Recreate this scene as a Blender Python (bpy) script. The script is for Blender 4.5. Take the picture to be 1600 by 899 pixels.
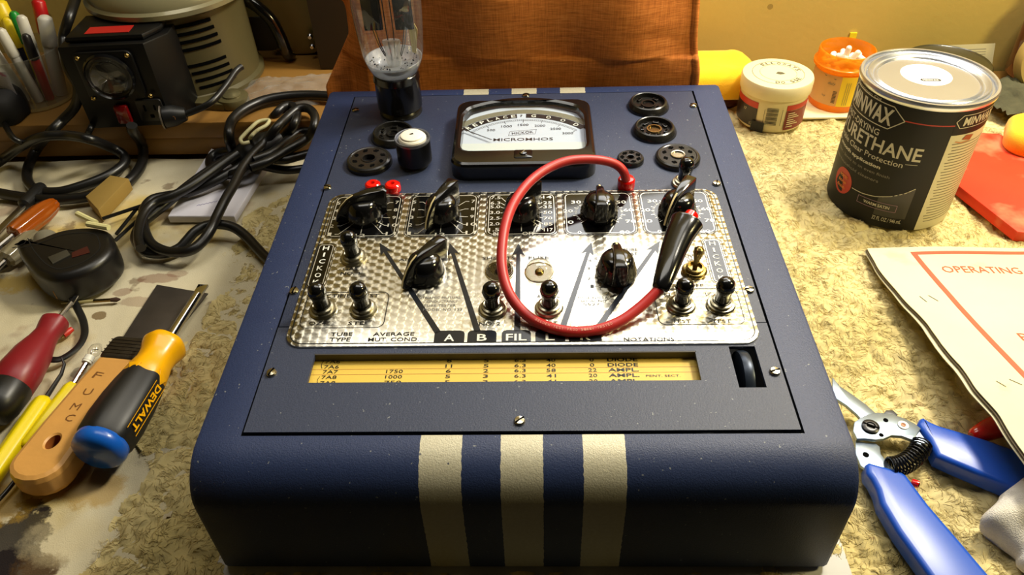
import bpy, math, random
import numpy as np
from mathutils import Matrix, Vector
for _o in list(bpy.data.objects): bpy.data.objects.remove(_o, do_unlink=True)
SC = bpy.context.scene
COL = SC.collection
PI = math.pi
rnd = random.Random(7)

# ------------------------------------------------------------------ camera
CP, CY, CR = 0.719211324, 0.0401536821, -0.0371801993
def cam_axes(p, y, r):
    R_ = Vector((1, 0, 0)); U_ = Vector((0, math.sin(p), math.cos(p))); F_ = Vector((0, math.cos(p), -math.sin(p)))
    R2 = R_ * math.cos(r) + U_ * math.sin(r); U2 = U_ * math.cos(r) - R_ * math.sin(r)
    Z = Matrix.Rotation(y, 3, 'Z')
    return Z @ R2, Z @ U2, Z @ F_
cam = bpy.data.cameras.new('camera'); cam_o = bpy.data.objects.new('camera', cam); COL.objects.link(cam_o)
ax, au, af = cam_axes(CP, CY, CR)
cam_o.matrix_world = Matrix(((ax.x, au.x, -af.x, 0.00912402), (ax.y, au.y, -af.y, -0.22714491), (ax.z, au.z, -af.z, 0.42072429), (0, 0, 0, 1)))
cam.sensor_width = 36; cam.lens = 1186.87 / 1600 * 36; cam.clip_start = .01; cam.clip_end = 30
SC.camera = cam_o

# ------------------------------------------------------------------ light and exposure
SC.view_settings.view_transform = 'Standard'; SC.view_settings.look = 'None'
SC.view_settings.gamma = 1; SC.view_settings.use_curve_mapping = False
SC.view_settings.exposure = 0.0
W = bpy.data.worlds.new('room_light'); SC.world = W; W.use_nodes = True
W.node_tree.nodes['Background'].inputs[0].default_value = (1.0, .80, .52, 1); W.node_tree.nodes['Background'].inputs[1].default_value = 0.007
def area(name, loc, target, sx, sy, power, color):
    l = bpy.data.lights.new(name, 'AREA'); l.shape = 'RECTANGLE'; l.size = sx; l.size_y = sy; l.energy = power; l.color = color
    o = bpy.data.objects.new(name, l); COL.objects.link(o); o.location = loc
    o.rotation_euler = (Vector(target) - Vector(loc)).to_track_quat('-Z', 'Y').to_euler(); return o
area('glowing_panel_light', (.155, .590, .505), (.08, .12, .08), .34, .24, 1.5, (.96, .98, 1.0))
area('bench_lamp_light', (.56, .50, .86), (.08, .14, .05), .18, .18, 12.0, (1.0, .92, .74))
area('overhead_fill_light', (.0, .44, 1.35), (.0, .44, 0), 1.0, .40, 5.6, (1.0, .95, .84)).rotation_euler = (0, 0, 0)  # added broad soft fill from overhead, lifts the dark left side
area('side_lamp_light', (.80, .10, .62), (.36, .50, .02), .14, .14, 4.2, (1.0, .83, .38))

# ------------------------------------------------------------------ geometry helpers
def rr(w, h, r, n=5, cx=0, cy=0):
    p = []
    for (sx, sy, a0) in ((1, 1, 0), (-1, 1, 90), (-1, -1, 180), (1, -1, 270)):
        for i in range(n + 1):
            a = math.radians(a0 + 90 * i / n)
            p.append((cx + sx * (w / 2 - r) + r * math.cos(a), cy + sy * (h / 2 - r) + r * math.sin(a)))
    return p
def circ(r, n=32, cx=0, cy=0, a0=0): return [(cx + r * math.cos(a0 + 2 * PI * i / n), cy + r * math.sin(a0 + 2 * PI * i / n)) for i in range(n)]
def inset(pts, d):
    n = len(pts); out = []
    for i in range(n):
        a, b, c = pts[i - 1], pts[i], pts[(i + 1) % n]
        e1 = (b[0] - a[0], b[1] - a[1]); e2 = (c[0] - b[0], c[1] - b[1])
        l1 = math.hypot(*e1) or 1e-9; l2 = math.hypot(*e2) or 1e-9
        n1 = (-e1[1] / l1, e1[0] / l1); n2 = (-e2[1] / l2, e2[0] / l2)
        m = (n1[0] + n2[0], n1[1] + n2[1]); k = 1 + n1[0] * n2[0] + n1[1] * n2[1]
        k = max(k, .35)
        out.append((b[0] + m[0] / k * d, b[1] + m[1] / k * d))
    return out
def spline(pts, n=8, closed=False):
    P = [Vector(p) for p in pts]; out = []
    m = len(P); rng = m if closed else m - 1
    for i in range(rng):
        if closed: p0, p1, p2, p3 = P[i - 1], P[i], P[(i + 1) % m], P[(i + 2) % m]
        else: p0, p1, p2, p3 = P[max(i - 1, 0)], P[i], P[i + 1], P[min(i + 2, m - 1)]
        for k in range(n):
            t = k / n
            out.append(0.5 * ((2 * p1) + (p2 - p0) * t + (2 * p0 - 5 * p1 + 4 * p2 - p3) * t * t + (3 * p1 - p0 - 3 * p2 + p3) * t ** 3))
    if not closed: out.append(P[-1].copy())
    return out
_tc = {}
def text_geo(s, bold=0.0):
    key = (s, bold)
    if key in _tc: return _tc[key]
    c = bpy.data.curves.new('t', 'FONT'); c.body = s; c.size = 1; c.resolution_u = 2; c.offset = bold
    o = bpy.data.objects.new('t', c); COL.objects.link(o)
    dg = bpy.context.evaluated_depsgraph_get(); dg.update()
    me = bpy.data.meshes.new_from_object(o.evaluated_get(dg))
    v = [tuple(x.co) for x in me.vertices]; f = [tuple(p.vertices) for p in me.polygons]
    bpy.data.objects.remove(o, do_unlink=True); bpy.data.curves.remove(c); bpy.data.meshes.remove(me)
    xs = [a[0] for a in v]; ys = [a[1] for a in v]
    x0, x1, y0, y1 = min(xs), max(xs), min(ys), max(ys)
    v = [((a[0] - x0) / max(x1 - x0, 1e-6) - .5, (a[1] - y0) / max(y1 - y0, 1e-6) - .5) for a in v]
    _tc[key] = (v, f, (x1 - x0) / max(y1 - y0, 1e-6)); return _tc[key]
class MB:
    def __init__(s): s.V = []; s.F = []; s.M = []; s.mats = []
    def mi(s, m):
        if m not in s.mats: s.mats.append(m)
        return s.mats.index(m)
    def add(s, V, F, m, xf=None):
        b = len(s.V); k = s.mi(m)
        if xf is not None: V = [tuple(xf @ Vector(v)) for v in V]
        s.V.extend([tuple(v) for v in V]); s.F.extend([tuple(i + b for i in f) for f in F]); s.M.extend([k] * len(F)); return s
    def box(s, x0, x1, y0, y1, z0, z1, m, xf=None, bev=0):
        if bev > 0: return s.slab([(x0, y0), (x1, y0), (x1, y1), (x0, y1)], z0, z1, m, bev, xf)
        V = [(x0, y0, z0), (x1, y0, z0), (x1, y1, z0), (x0, y1, z0), (x0, y0, z1), (x1, y0, z1), (x1, y1, z1), (x0, y1, z1)]
        return s.add(V, [(3, 2, 1, 0), (4, 5, 6, 7), (0, 1, 5, 4), (1, 2, 6, 5), (2, 3, 7, 6), (3, 0, 4, 7)], m, xf)
    def slab(s, o, z0, z1, m, bev=0, xf=None, both=True, seg=2, bot=True):
        rings = []
        if bev > 0:
            if both:
                for k in range(seg): a = PI / 2 * k / seg; rings.append((bev * (1 - math.sin(a)), z0 + bev * (1 - math.cos(a))))
                rings.append((0, z0 + bev))
            else: rings.append((0, z0))
            rings.append((0, z1 - bev))
            for k in range(1, seg + 1): a = PI / 2 * k / seg; rings.append((bev * (1 - math.cos(a)), z1 - bev * (1 - math.sin(a))))
        else: rings = [(0, z0), (0, z1)]
        n = len(o); V = []; F = []
        for d, z in rings: V += [(x, y, z) for x, y in (inset(o, d) if d > 0 else o)]
        for k in range(len(rings) - 1):
            for i in range(n):
                j = (i + 1) % n; F.append((k * n + i, k * n + j, (k + 1) * n + j, (k + 1) * n + i))
        if bot: F.append(tuple(range(n - 1, -1, -1)))
        F.append(tuple((len(rings) - 1) * n + i for i in range(n)))
        return s.add(V, F, m, xf)
    def flat(s, o, z, m, xf=None): return s.add([(x, y, z) for x, y in o], [tuple(range(len(o)))], m, xf)
    def bridge(s, a, za, b, zb, m, xf=None):
        n = len(a); V = [(x, y, za) for x, y in a] + [(x, y, zb) for x, y in b]
        return s.add(V, [(i, (i + 1) % n, n + (i + 1) % n, n + i) for i in range(n)], m, xf)
    def ring(s, o, wd, z, m, xf=None): return s.bridge(o, z, inset(o, wd), z, m, xf)
    def lathe(s, prof, m, n=32, xf=None):
        V = []; F = []; k = len(prof)
        for r, z in prof: V += [(max(r, 1e-5) * math.cos(2 * PI * i / n), max(r, 1e-5) * math.sin(2 * PI * i / n), z) for i in range(n)]
        for j in range(k - 1):
            for i in range(n): F.append((j * n + i, j * n + (i + 1) % n, (j + 1) * n + (i + 1) % n, (j + 1) * n + i))
        if prof[0][0] > 0: F.append(tuple(range(n - 1, -1, -1)))
        if prof[-1][0] > 0: F.append(tuple((k - 1) * n + i for i in range(n)))
        return s.add(V, F, m, xf)
    def tube(s, pts, r, m, n=10, closed=False, xf=None, cap=True, flatz=1.0):
        P = [Vector(p) for p in pts]; k = len(P); V = []; F = []
        R = r if isinstance(r, (list, tuple)) else [r] * k
        up = None
        for i in range(k):
            if closed: t = P[(i + 1) % k] - P[i - 1]
            else: t = P[min(i + 1, k - 1)] - P[max(i - 1, 0)]
            if t.length < 1e-9: t = Vector((1, 0, 0))
            t.normalize()
            if up is None: up = Vector((0, 0, 1)) if abs(t.z) < .9 else Vector((1, 0, 0))
            sx = t.cross(up)
            if sx.length < 1e-6: sx = t.orthogonal()
            sx.normalize(); up = sx.cross(t).normalized()
            for j in range(n):
                a = 2 * PI * j / n; V.append(P[i] + (sx * math.cos(a) + up * math.sin(a) * flatz) * R[i])
        for i in range(k if closed else k - 1):
            i2 = (i + 1) % k
            for j in range(n): F.append((i * n + j, i2 * n + j, i2 * n + (j + 1) % n, i * n + (j + 1) % n))
        if not closed and cap: F.append(tuple(range(n))); F.append(tuple((k - 1) * n + j for j in range(n - 1, -1, -1)))
        return s.add(V, F, m, xf)
    def text(s, t, cx, cy, w, h, z, m, ang=0, bold=0.0, xf=None, shear=0.0, wrap=None):
        v, f, asp = text_geo(t, bold)
        if w is None: w = h * asp
        ca, sa = math.cos(ang), math.sin(ang); V = []
        for x, y in v:
            X = x * w + shear * y * h; Y = y * h
            V.append((cx + X * ca - Y * sa, cy + X * sa + Y * ca, z))
        if wrap: V = [wrap(p) for p in V]
        return s.add(V, f, m, xf)
    def stroke(s, pts, wd, z, m, xf=None, wrap=None):
        for a, b in zip(pts[:-1], pts[1:]):
            dx, dy = b[0] - a[0], b[1] - a[1]; l = math.hypot(dx, dy) or 1e-9; nx, ny = -dy / l * wd / 2, dx / l * wd / 2
            V = [(a[0] - nx, a[1] - ny, z), (b[0] - nx, b[1] - ny, z), (b[0] + nx, b[1] + ny, z), (a[0] + nx, a[1] + ny, z)]
            if wrap: V = [wrap(p) for p in V]
            s.add(V, [(0, 1, 2, 3)], m, xf)
        return s
    def grid(s, xs, ys, skip, z0, z1, m, xf=None):
        def cell(i, j): return 0 <= i < len(xs) - 1 and 0 <= j < len(ys) - 1 and (i, j) not in skip
        for i in range(len(xs) - 1):
            for j in range(len(ys) - 1):
                if not cell(i, j): continue
                x0, x1, y0, y1 = xs[i], xs[i + 1], ys[j], ys[j + 1]
                V = [(x0, y0, z0), (x1, y0, z0), (x1, y1, z0), (x0, y1, z0), (x0, y0, z1), (x1, y0, z1), (x1, y1, z1), (x0, y1, z1)]
                F = [(3, 2, 1, 0), (4, 5, 6, 7)]
                if not cell(i, j - 1): F.append((0, 1, 5, 4))
                if not cell(i + 1, j): F.append((1, 2, 6, 5))
                if not cell(i, j + 1): F.append((2, 3, 7, 6))
                if not cell(i - 1, j): F.append((3, 0, 4, 7))
                s.add(V, F, m, xf)
        return s
    def mesh(s, name, ang=32):
        me = bpy.data.meshes.new(name); me.from_pydata(s.V, [], s.F)
        for m in s.mats: me.materials.append(m)
        me.polygons.foreach_set('material_index', s.M)
        me.polygons.foreach_set('use_smooth', [True] * len(s.F)); me.update()
        if ang < 179: me.set_sharp_from_angle(angle=math.radians(ang))
        return me
    def build(s, name, parent=None, xf=None, ang=32):
        o = bpy.data.objects.new(name, s.mesh(name, ang)); COL.objects.link(o)
        if parent is not None: o.parent = parent
        if xf is not None: o.matrix_basis = xf
        return o
def tag(o, label=None, cat=None, group=None, kind=None):
    if label: o['label'] = label
    if cat: o['category'] = cat
    if group: o['group'] = group
    if kind: o['kind'] = kind
    return o
def thing(name, label, cat, loc=(0, 0, 0), rz=0, group=None, mat=None):
    o = bpy.data.objects.new(name, None); COL.objects.link(o); o.empty_display_size = .02
    if mat is not None: o.matrix_basis = mat
    else: o.location = loc; o.rotation_euler = (0, 0, rz)
    return tag(o, label, cat, group)
def copy_tree(o, parent=None, xf=None):
    c = o.copy(); COL.objects.link(c); c.parent = parent
    if xf is not None: c.matrix_basis = xf
    for ch in o.children: copy_tree(ch, c)
    return c
def T(x=0, y=0, z=0): return Matrix.Translation((x, y, z))
def RX(a): return Matrix.Rotation(a, 4, 'X')
def RY(a): return Matrix.Rotation(a, 4, 'Y')
def RZ(a): return Matrix.Rotation(a, 4, 'Z')

# ------------------------------------------------------------------ materials
def c3(r, g, b):
    f = lambda v: (v / 255 / 12.92 if v / 255 <= .04045 else ((v / 255 + .055) / 1.055) ** 2.4)
    return (f(r), f(g), f(b), 1)
_mc = {}
class NT:
    def __init__(s, m): s.t = m.node_tree; s.n = s.t.nodes; s.l = s.t.links
    def new(s, k, **kw):
        x = s.n.new(k)
        for a, b in kw.items(): setattr(x, a, b)
        return x
    def math(s, op, a, b=None, clamp=False):
        x = s.n.new('ShaderNodeMath'); x.operation = op; x.use_clamp = clamp
        for i, v in enumerate((a, b)):
            if v is None: continue
            if isinstance(v, (int, float)): x.inputs[i].default_value = v
            else: s.l.new(v, x.inputs[i])
        return x.outputs[0]
    def mix(s, f, a, b):
        x = s.n.new('ShaderNodeMix'); x.data_type = 'RGBA'
        for i, v in ((0, f), (6, a), (7, b)):
            if isinstance(v, (int, float)): x.inputs[i].default_value = v
            elif isinstance(v, tuple): x.inputs[i].default_value = v
            else: s.l.new(v, x.inputs[i])
        return x.outputs[2]
    def ramp(s, f, stops):
        x = s.n.new('ShaderNodeValToRGB'); e = x.color_ramp.elements
        while len(e) < len(stops): e.new(.5)
        for i, (p, c) in enumerate(stops): e[i].position = p; e[i].color = c
        s.l.new(f, x.inputs[0]); return x.outputs[0]
    def noise(s, vec, scale, detail=3, rough=.5, dist=0):
        x = s.n.new('ShaderNodeTexNoise'); x.inputs['Scale'].default_value = scale; x.inputs['Detail'].default_value = detail
        x.inputs['Roughness'].default_value = rough; x.inputs['Distortion'].default_value = dist
        if vec is not None: s.l.new(vec, x.inputs['Vector'])
        return x.outputs[0]
    def obj(s): return s.n.new('ShaderNodeTexCoord').outputs['Object']
    def bump(s, h, st, dist=.001):
        b = s.n.new('ShaderNodeBump'); b.inputs['Strength'].default_value = st; b.inputs['Distance'].default_value = dist
        s.l.new(h, b.inputs['Height']); return b.outputs[0]
def pm(name, col, rough=.5, metal=0, spec=.5, var=0, vs=40, bump=0, bs=300, coat=0, dark=None, bd=.001, sub=0):
    if name in _mc: return _mc[name]
    m = bpy.data.materials.new(name); m.use_nodes = True; t = NT(m); p = t.n['Principled BSDF']
    p.inputs['Base Color'].default_value = col; p.inputs['Roughness'].default_value = rough; p.inputs['Metallic'].default_value = metal
    p.inputs['Specular IOR Level'].default_value = spec
    if coat: p.inputs['Coat Weight'].default_value = coat; p.inputs['Coat Roughness'].default_value = .08
    co = t.obj()
    if var:
        d = dark or tuple([c * (1 - var) for c in col[:3]] + [1])
        t.l.new(t.mix(t.noise(co, vs, 4, .6), d, col), p.inputs['Base Color'])
    if bump: t.l.new(t.bump(t.noise(co, bs, 3, .6), bump, bd), p.inputs['Normal'])
    _mc[name] = m; return m
def glassmat(name, col=(1, 1, 1, 1), base=.04, k=.9, rough=.02, haze=0, hazecol=(1, 1, 1, 1)):
    m = bpy.data.materials.new(name); m.use_nodes = True; t = NT(m); t.n.remove(t.n['Principled BSDF'])
    out = [x for x in t.n if x.type == 'OUTPUT_MATERIAL'][0]
    tr = t.new('ShaderNodeBsdfTransparent'); tr.inputs[0].default_value = col
    gl = t.new('ShaderNodeBsdfGlossy'); gl.inputs['Roughness'].default_value = rough
    lw = t.new('ShaderNodeLayerWeight'); lw.inputs[0].default_value = .5
    f = t.math('ADD', t.math('MULTIPLY', t.math('POWER', lw.outputs['Facing'], 3.0), k), base, True)
    mx = t.new('ShaderNodeMixShader'); t.l.new(f, mx.inputs[0]); t.l.new(tr.outputs[0], mx.inputs[1]); t.l.new(gl.outputs[0], mx.inputs[2])
    last = mx
    if haze:
        df = t.new('ShaderNodeBsdfDiffuse'); df.inputs[0].default_value = hazecol
        m2 = t.new('ShaderNodeMixShader'); m2.inputs[0].default_value = haze
        t.l.new(mx.outputs[0], m2.inputs[1]); t.l.new(df.outputs[0], m2.inputs[2]); last = m2
    t.l.new(last.outputs[0], out.inputs[0]); return m

BLACK = pm('black_bakelite', c3(14, 14, 15), .16, 0, .5, coat=.4)
BLACKM = pm('black_satin_plastic', c3(20, 20, 20), .38)
RUBBER = pm('black_rubber_cable', c3(22, 21, 20), .34, var=.3, vs=200)
DARK = pm('dark_void', c3(4, 4, 4), .9, 0, .05)
NICKEL = pm('nickel', c3(200, 192, 170), .22, 1, var=.2, vs=300)
BRASS = pm('aged_brass', c3(190, 165, 105), .25, 1, var=.35, vs=400)
STEEL = pm('steel', c3(200, 200, 205), .25, 1, var=.15, vs=120)
CHROME = pm('chrome', c3(225, 225, 230), .08, 1)
WHITE = pm('white_print', c3(235, 235, 225), .5)
REDP = pm('red_plastic', c3(215, 14, 8), .18, 0, .5, coat=.5)

# ------------------------------------------------------------------ the setting
def wall_mat():
    m = bpy.data.materials.new('stained_cream_plaster'); m.use_nodes = True; t = NT(m); p = t.n['Principled BSDF']; co = t.obj()
    base = t.mix(t.noise(co, 5, 4, .6), c3(186, 162, 80), c3(206, 182, 102))
    vor = t.new('ShaderNodeTexVoronoi'); vor.inputs['Scale'].default_value = 30; t.l.new(co, vor.inputs['Vector'])
    spot = t.math('LESS_THAN', t.math('ADD', vor.outputs['Distance'], t.math('MULTIPLY', t.noise(co, 40, 2), .16)), .17)
    sel = t.math('GREATER_THAN', t.noise(co, 17, 1), .53)
    f = t.math('MULTIPLY', t.math('MULTIPLY', spot, sel), .55)
    t.l.new(t.mix(f, base, c3(120, 96, 40)), p.inputs['Base Color']); p.inputs['Roughness'].default_value = .75
    t.l.new(t.bump(t.noise(co, 160, 3), .15), p.inputs['Normal']); return m
WALL = wall_mat()
MB().box(-1.6, 1.6, .66, .70, -.9, 1.4, WALL).build('wall_back')['kind'] = 'structure'
MB().box(-1.62, -1.58, -1.5, .66, -.9, 1.4, WALL).build('wall_left')['kind'] = 'structure'
MB().box(-1.7, 1.7, -1.6, .72, -.93, -.90, pm('concrete_floor', c3(110, 104, 95), .8, var=.2, vs=8)).build('floor')['kind'] = 'structure'
PINE = pm('amber_varnished_pine', c3(150, 108, 46), .5, var=.34, vs=14, bump=.1, bs=90)
bt = thing('workbench', 'wooden workbench everything stands on, almost fully covered', 'workbench', (0, 0, -.9))
MB().box(-1.3, 1.3, -.022, .655, .858, .8925, PINE, bev=.003).build('bench_top', bt)
for lx in (-1.2, 1.2):
    for ly in (.04, .58): MB().box(lx - .04, lx + .04, ly - .04, ly + .04, 0, .858, PINE, bev=.004).build('leg', bt)

# ------------------------------------------------------------------ tube tester
ZF, YF, DL = .0904, .0384, .02983
PM_ = T(0, YF, ZF) @ RX(DL)
TESTER = thing('tube_tester', 'blue crinkle-painted vacuum tube tester with three silver stripes and a jewelled metal plate', 'tube tester', (0, .2, .002))
TI = Matrix.Translation((0, -.2, -.002))
def tp(mb, name, u=0, v=0, n=0, rz=0, parent=None, ang=32, label=None):
    if parent is None: o = mb.build(name, TESTER, TI @ PM_ @ T(u, v, n) @ RZ(rz), ang)
    else: o = mb.build(name, parent, T(u, v, n) @ RZ(rz), ang)
    if label: o['label'] = label
    return o
def tcopy(o, u, v, n=0, rz=0, label=None):
    c = copy_tree(o, TESTER, TI @ PM_ @ T(u, v, n) @ RZ(rz))
    if label: c['label'] = label
    return c

def crinkle(name, striped):
    m = bpy.data.materials.new(name); m.use_nodes = True; t = NT(m); p = t.n['Principled BSDF']; co = t.obj()
    nz = t.noise(co, 1100, 4, .65)
    blue = t.mix(t.noise(co, 700, 3, .7), c3(28, 41, 76), c3(44, 59, 100)) if striped else t.mix(t.noise(co, 700, 3, .7), c3(38, 46, 68), c3(56, 65, 92))
    wear = t.math('GREATER_THAN', t.noise(co, 420, 1, .5), .762)
    blue = t.mix(t.math('MULTIPLY', wear, .8), blue, c3(130, 135, 140))
    rough = .46
    if striped:
        sp = t.new('ShaderNodeSeparateXYZ'); t.l.new(co, sp.inputs[0])
        x = t.math('ADD', sp.outputs[0], t.math('MULTIPLY', t.math('SUBTRACT', t.noise(co, 300, 2), .5), .0012))
        f = None
        for c_, w_ in ((-.0422, .0113), (.0012, .0113), (.0450, .0113)):
            k = t.math('LESS_THAN', t.math('ABSOLUTE', t.math('SUBTRACT', x, c_)), w_)
            f = k if f is None else t.math('ADD', f, k, True)
        chips = t.math('LESS_THAN', t.noise(co, 90, 2, .5), .27)
        f = t.math('MULTIPLY', f, t.math('SUBTRACT', 1.0, t.math('MULTIPLY', chips, .8)))
        silver = t.mix(t.noise(co, 500, 3), c3(184, 178, 154), c3(210, 205, 184))
        t.l.new(t.mix(f, blue, silver), p.inputs['Base Color'])
        t.l.new(t.math('MULTIPLY', f, .25), p.inputs['Metallic'])
    else: t.l.new(blue, p.inputs['Base Color'])
    p.inputs['Roughness'].default_value = rough
    t.l.new(t.bump(nz, .32, .0009), p.inputs['Normal']); return m
CASE = crinkle('blue_crinkle_paint_with_silver_stripes', True); PANEL = crinkle('blue_crinkle_paint', False)

def build_case():
    mb = MB(); w = .1775; R = .027; b = .003
    s_, c_ = math.sin(DL), math.cos(DL)
    top = lambda v, n=0: (YF + v * c_ - n * s_, ZF + v * s_ + n * c_)
    prof = [(0.004, 0.0), (0, .004), (0, .030)]
    for i in range(0, 11):
        a = math.radians(90 * i / 10) - 0.0
        prof.append((R - R * math.cos(a), .0635 + R * .985 * math.sin(a)))
    i0 = len(prof); prof.append(top(-.0092)); prof.append(top(.3635))
    prof += [top(.372), top(.3765, -.0015), top(.378, -.005), (top(.378, -.005)[0], .004), (top(.378, -.005)[0] - .004, 0)]
    n = len(prof)
    ins = inset([(p[0], p[1]) for p in prof], b) if True else prof
    # check the inset points inwards
    cx = sum(p[0] for p in prof) / n; cz = sum(p[1] for p in prof) / n
    if abs(ins[2][0] - cx) > abs(prof[2][0] - cx): ins = inset(prof, -b)
    mid = inset(prof, b * .3) if abs(inset(prof, b)[2][0] - cx) < abs(prof[2][0] - cx) else inset(prof, -b * .3)
    cols = [(-w, ins), (-w + b * .3, mid), (-w + b, prof), (-.1526, prof), (.1526, prof), (w - b, prof), (w - b * .3, mid), (w, ins)]
    V = []
    for x, pr in cols: V += [(x, p[0], p[1]) for p in pr]
    F = []
    for k in range(len(cols) - 1):
        for i in range(n):
            j = (i + 1) % n
            if k == 3 and i == i0: continue
            F.append((k * n + i, k * n + j, (k + 1) * n + j, (k + 1) * n + i))
    F.append(tuple(range(n))); F.append(tuple((len(cols) - 1) * n + i for i in range(n - 1, -1, -1)))
    mb.add(V, F, CASE)
    # opening walls and floor
    X = .1526
    def q(v, n): return top(v, n)
    a, bb = q(-.0092, 0), q(.3635, 0); a2, b2 = q(-.0092, -.03), q(.3635, -.03)
    V = [(-X, *a), (X, *a), (X, *bb), (-X, *bb), (-X, *a2), (X, *a2), (X, *b2), (-X, *b2)]
    mb.add(V, [(0, 1, 5, 4), (1, 2, 6, 5), (2, 3, 7, 6), (3, 0, 4, 7), (4, 5, 6, 7)], pm('case_inside', c3(14, 18, 30), .7))
    return mb.build('case', TESTER, TI, 40)
build_case()
# panels in two plates
up = MB(); up.box(-.1512, .1507, .0729, .3612, -.0012, .0012, PANEL, bev=.0006); tp(up, 'upper_panel')
lp = MB(); lp.grid([-.1512, -.1235, .1035, .1238, .1392, .1507], [-.0076, .0215, .0272, .0495, .0530, .0722], {(1, 2), (3, 1), (3, 2), (3, 3)}, -.0012, .0012, PANEL)
tp(lp, 'lower_panel')

# jewelled (engine turned) metal
def jewel():
    m = bpy.data.materials.new('engine_turned_metal'); m.use_nodes = True; t = NT(m); p = t.n['Principled BSDF']; co = t.obj()
    sp = t.new('ShaderNodeSeparateXYZ'); t.l.new(co, sp.inputs[0]); X, Y = sp.outputs[0], sp.outputs[1]
    a, b = .0103, .0069
    def lat(ox, oy):
        fx = t.math('SUBTRACT', t.math('FRACT', t.math('ADD', t.math('DIVIDE', X, a), 50 + ox)), .5)
        fy = t.math('SUBTRACT', t.math('FRACT', t.math('ADD', t.math('DIVIDE', Y, b), 50 + oy)), .5)
        dx, dy = t.math('MULTIPLY', fx, a), t.math('MULTIPLY', fy, b)
        return dx, dy, t.math('SQRT', t.math('ADD', t.math('MULTIPLY', dx, dx), t.math('MULTIPLY', dy, dy)))
    x1, y1, d1 = lat(.5, .5); x2, y2, d2 = lat(0, 0)
    # each later row of discs overlaps the one before it
    sh = t.math('MULTIPLY', t.math('SUBTRACT', y1, y2), .38)
    f = t.math('LESS_THAN', t.math('SUBTRACT', d2, 0.0), t.math('ADD', d1, sh))
    dx = t.math('ADD', t.math('MULTIPLY', x2, f), t.math('MULTIPLY', x1, t.math('SUBTRACT', 1.0, f)))
    dy = t.math('ADD', t.math('MULTIPLY', y2, f), t.math('MULTIPLY', y1, t.math('SUBTRACT', 1.0, f)))
    cb = t.new('ShaderNodeCombineXYZ'); t.l.new(t.math('MULTIPLY', dy, -1.0), cb.inputs[0]); t.l.new(dx, cb.inputs[1])
    vt = t.new('ShaderNodeVectorTransform'); vt.vector_type = 'VECTOR'; vt.convert_from = 'OBJECT'; vt.convert_to = 'WORLD'; t.l.new(cb.outputs[0], vt.inputs[0])
    nm = t.new('ShaderNodeVectorMath'); nm.operation = 'NORMALIZE'; t.l.new(vt.outputs[0], nm.inputs[0])
    t.l.new(nm.outputs[0], p.inputs['Tangent'])
    p.inputs['Anisotropic'].default_value = .93; p.inputs['Roughness'].default_value = .36; p.inputs['Metallic'].default_value = 1
    p.inputs['Base Color'].default_value = c3(222, 218, 204)
    g = t.new('ShaderNodeBsdfGlossy'); g.inputs['Roughness'].default_value = .17; g.inputs[0].default_value = c3(225, 222, 212)
    mx = t.new('ShaderNodeMixShader'); mx.inputs[0].default_value = .30; out = [x for x in t.n if x.type == 'OUTPUT_MATERIAL'][0]
    t.l.new(p.outputs[0], mx.inputs[1]); t.l.new(g.outputs[0], mx.inputs[2]); t.l.new(mx.outputs[0], out.inputs[0]); return m
JEWEL = jewel()
PRINT = pm('dark_blue_print', c3(26, 30, 38), .22, 0, .6)
INK = pm('black_ink', c3(20, 20, 22), .4)
GLOSSBLK = pm('glossy_black_enamel', c3(10, 10, 11), .07, 0, .6)
SILV = pm('bare_silver_line', c3(225, 222, 210), .3, .6)
pz = .0013; L1, L2, L3 = pz + .0001, pz + .0002, pz + .0003
pl = MB(); cu, cv = 0, .1327
pl.slab(rr(.2880, .1568, .011, 7, cu, cv), 0, pz, JEWEL, .0006, both=False)
pl.ring(rr(.2840, .1528, .0095, 7, cu, cv), .0008, L1, PRINT)
DC = [-.1139, -.0573, 0, .0558, .1115]
def dial(cx, w):
    o = rr(w, .0492, .0055, 5, cx, .1832)
    pl.flat(o, L1, GLOSSBLK); pl.ring(inset(o, .0011), .00055, L2, SILV)
    pl.ring(inset(o, -.0012), .0006, L1, INK)
for cx in DC: dial(cx, .0500)
def num(s, u, v, h=.0036, w=None, m=SILV): pl.text(s, u, v, w * 1.22 if w else (.0027 if len(s) == 1 else .0036 * len(s)), h, L3, m, bold=.01)
rows = [.1990, .1898, .1806, .1717, .1622]
for cx in DC[:2]:
    for k, v in enumerate(rows):
        num(str(5 - k), cx - .0222, v); num(str(7 + k), cx + .0215, v)
        for s in (-1, 1):
            a = math.atan2((v - .1832) * .8, s * .013)
            pl.stroke([(cx + s * .0185, v), (cx + s * .0158, v), (cx + .0125 * math.cos(a), .1832 + .0125 * math.sin(a))], .0005, L2, SILV)
    num('12', cx, .1604); pl.stroke([(cx, .163), (cx, .170)], .0005, L2, SILV)
    num('6', cx, .2045); pl.stroke([(cx, .202), (cx, .196)], .0005, L2, SILV)
for s, v in (('7.5', .2030), ('6.3', .1965), ('5.0', .1918), ('3.0', .1850), ('2.5', .1783), ('2.0', .1717), ('1.5', .1650)): num(s, -.0193, v, w=.0060)
for s, v in (('14', .2030), ('25', .1958), ('35', .1910), ('50', .1842), ('70', .1774), ('85', .1707), ('117', .1642)): num(s, .0190, v, w=.0052)
for v in (.203, .1965, .1915, .1846, .1778, .1712, .1646):
    for s in (-1, 1):
        a = math.atan2((v - .1832) * .8, s * .013)
        pl.stroke([(s * .0152, v), (.0125 * math.cos(a), .1832 + .0125 * math.sin(a))], .0005, L2, SILV)
num('BLST', -.0145, .1602, w=.0085); num('OFF', .0052, .1602, w=.0075); pl.stroke([(0, .163), (0, .170)], .0006, L2, SILV)
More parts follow.
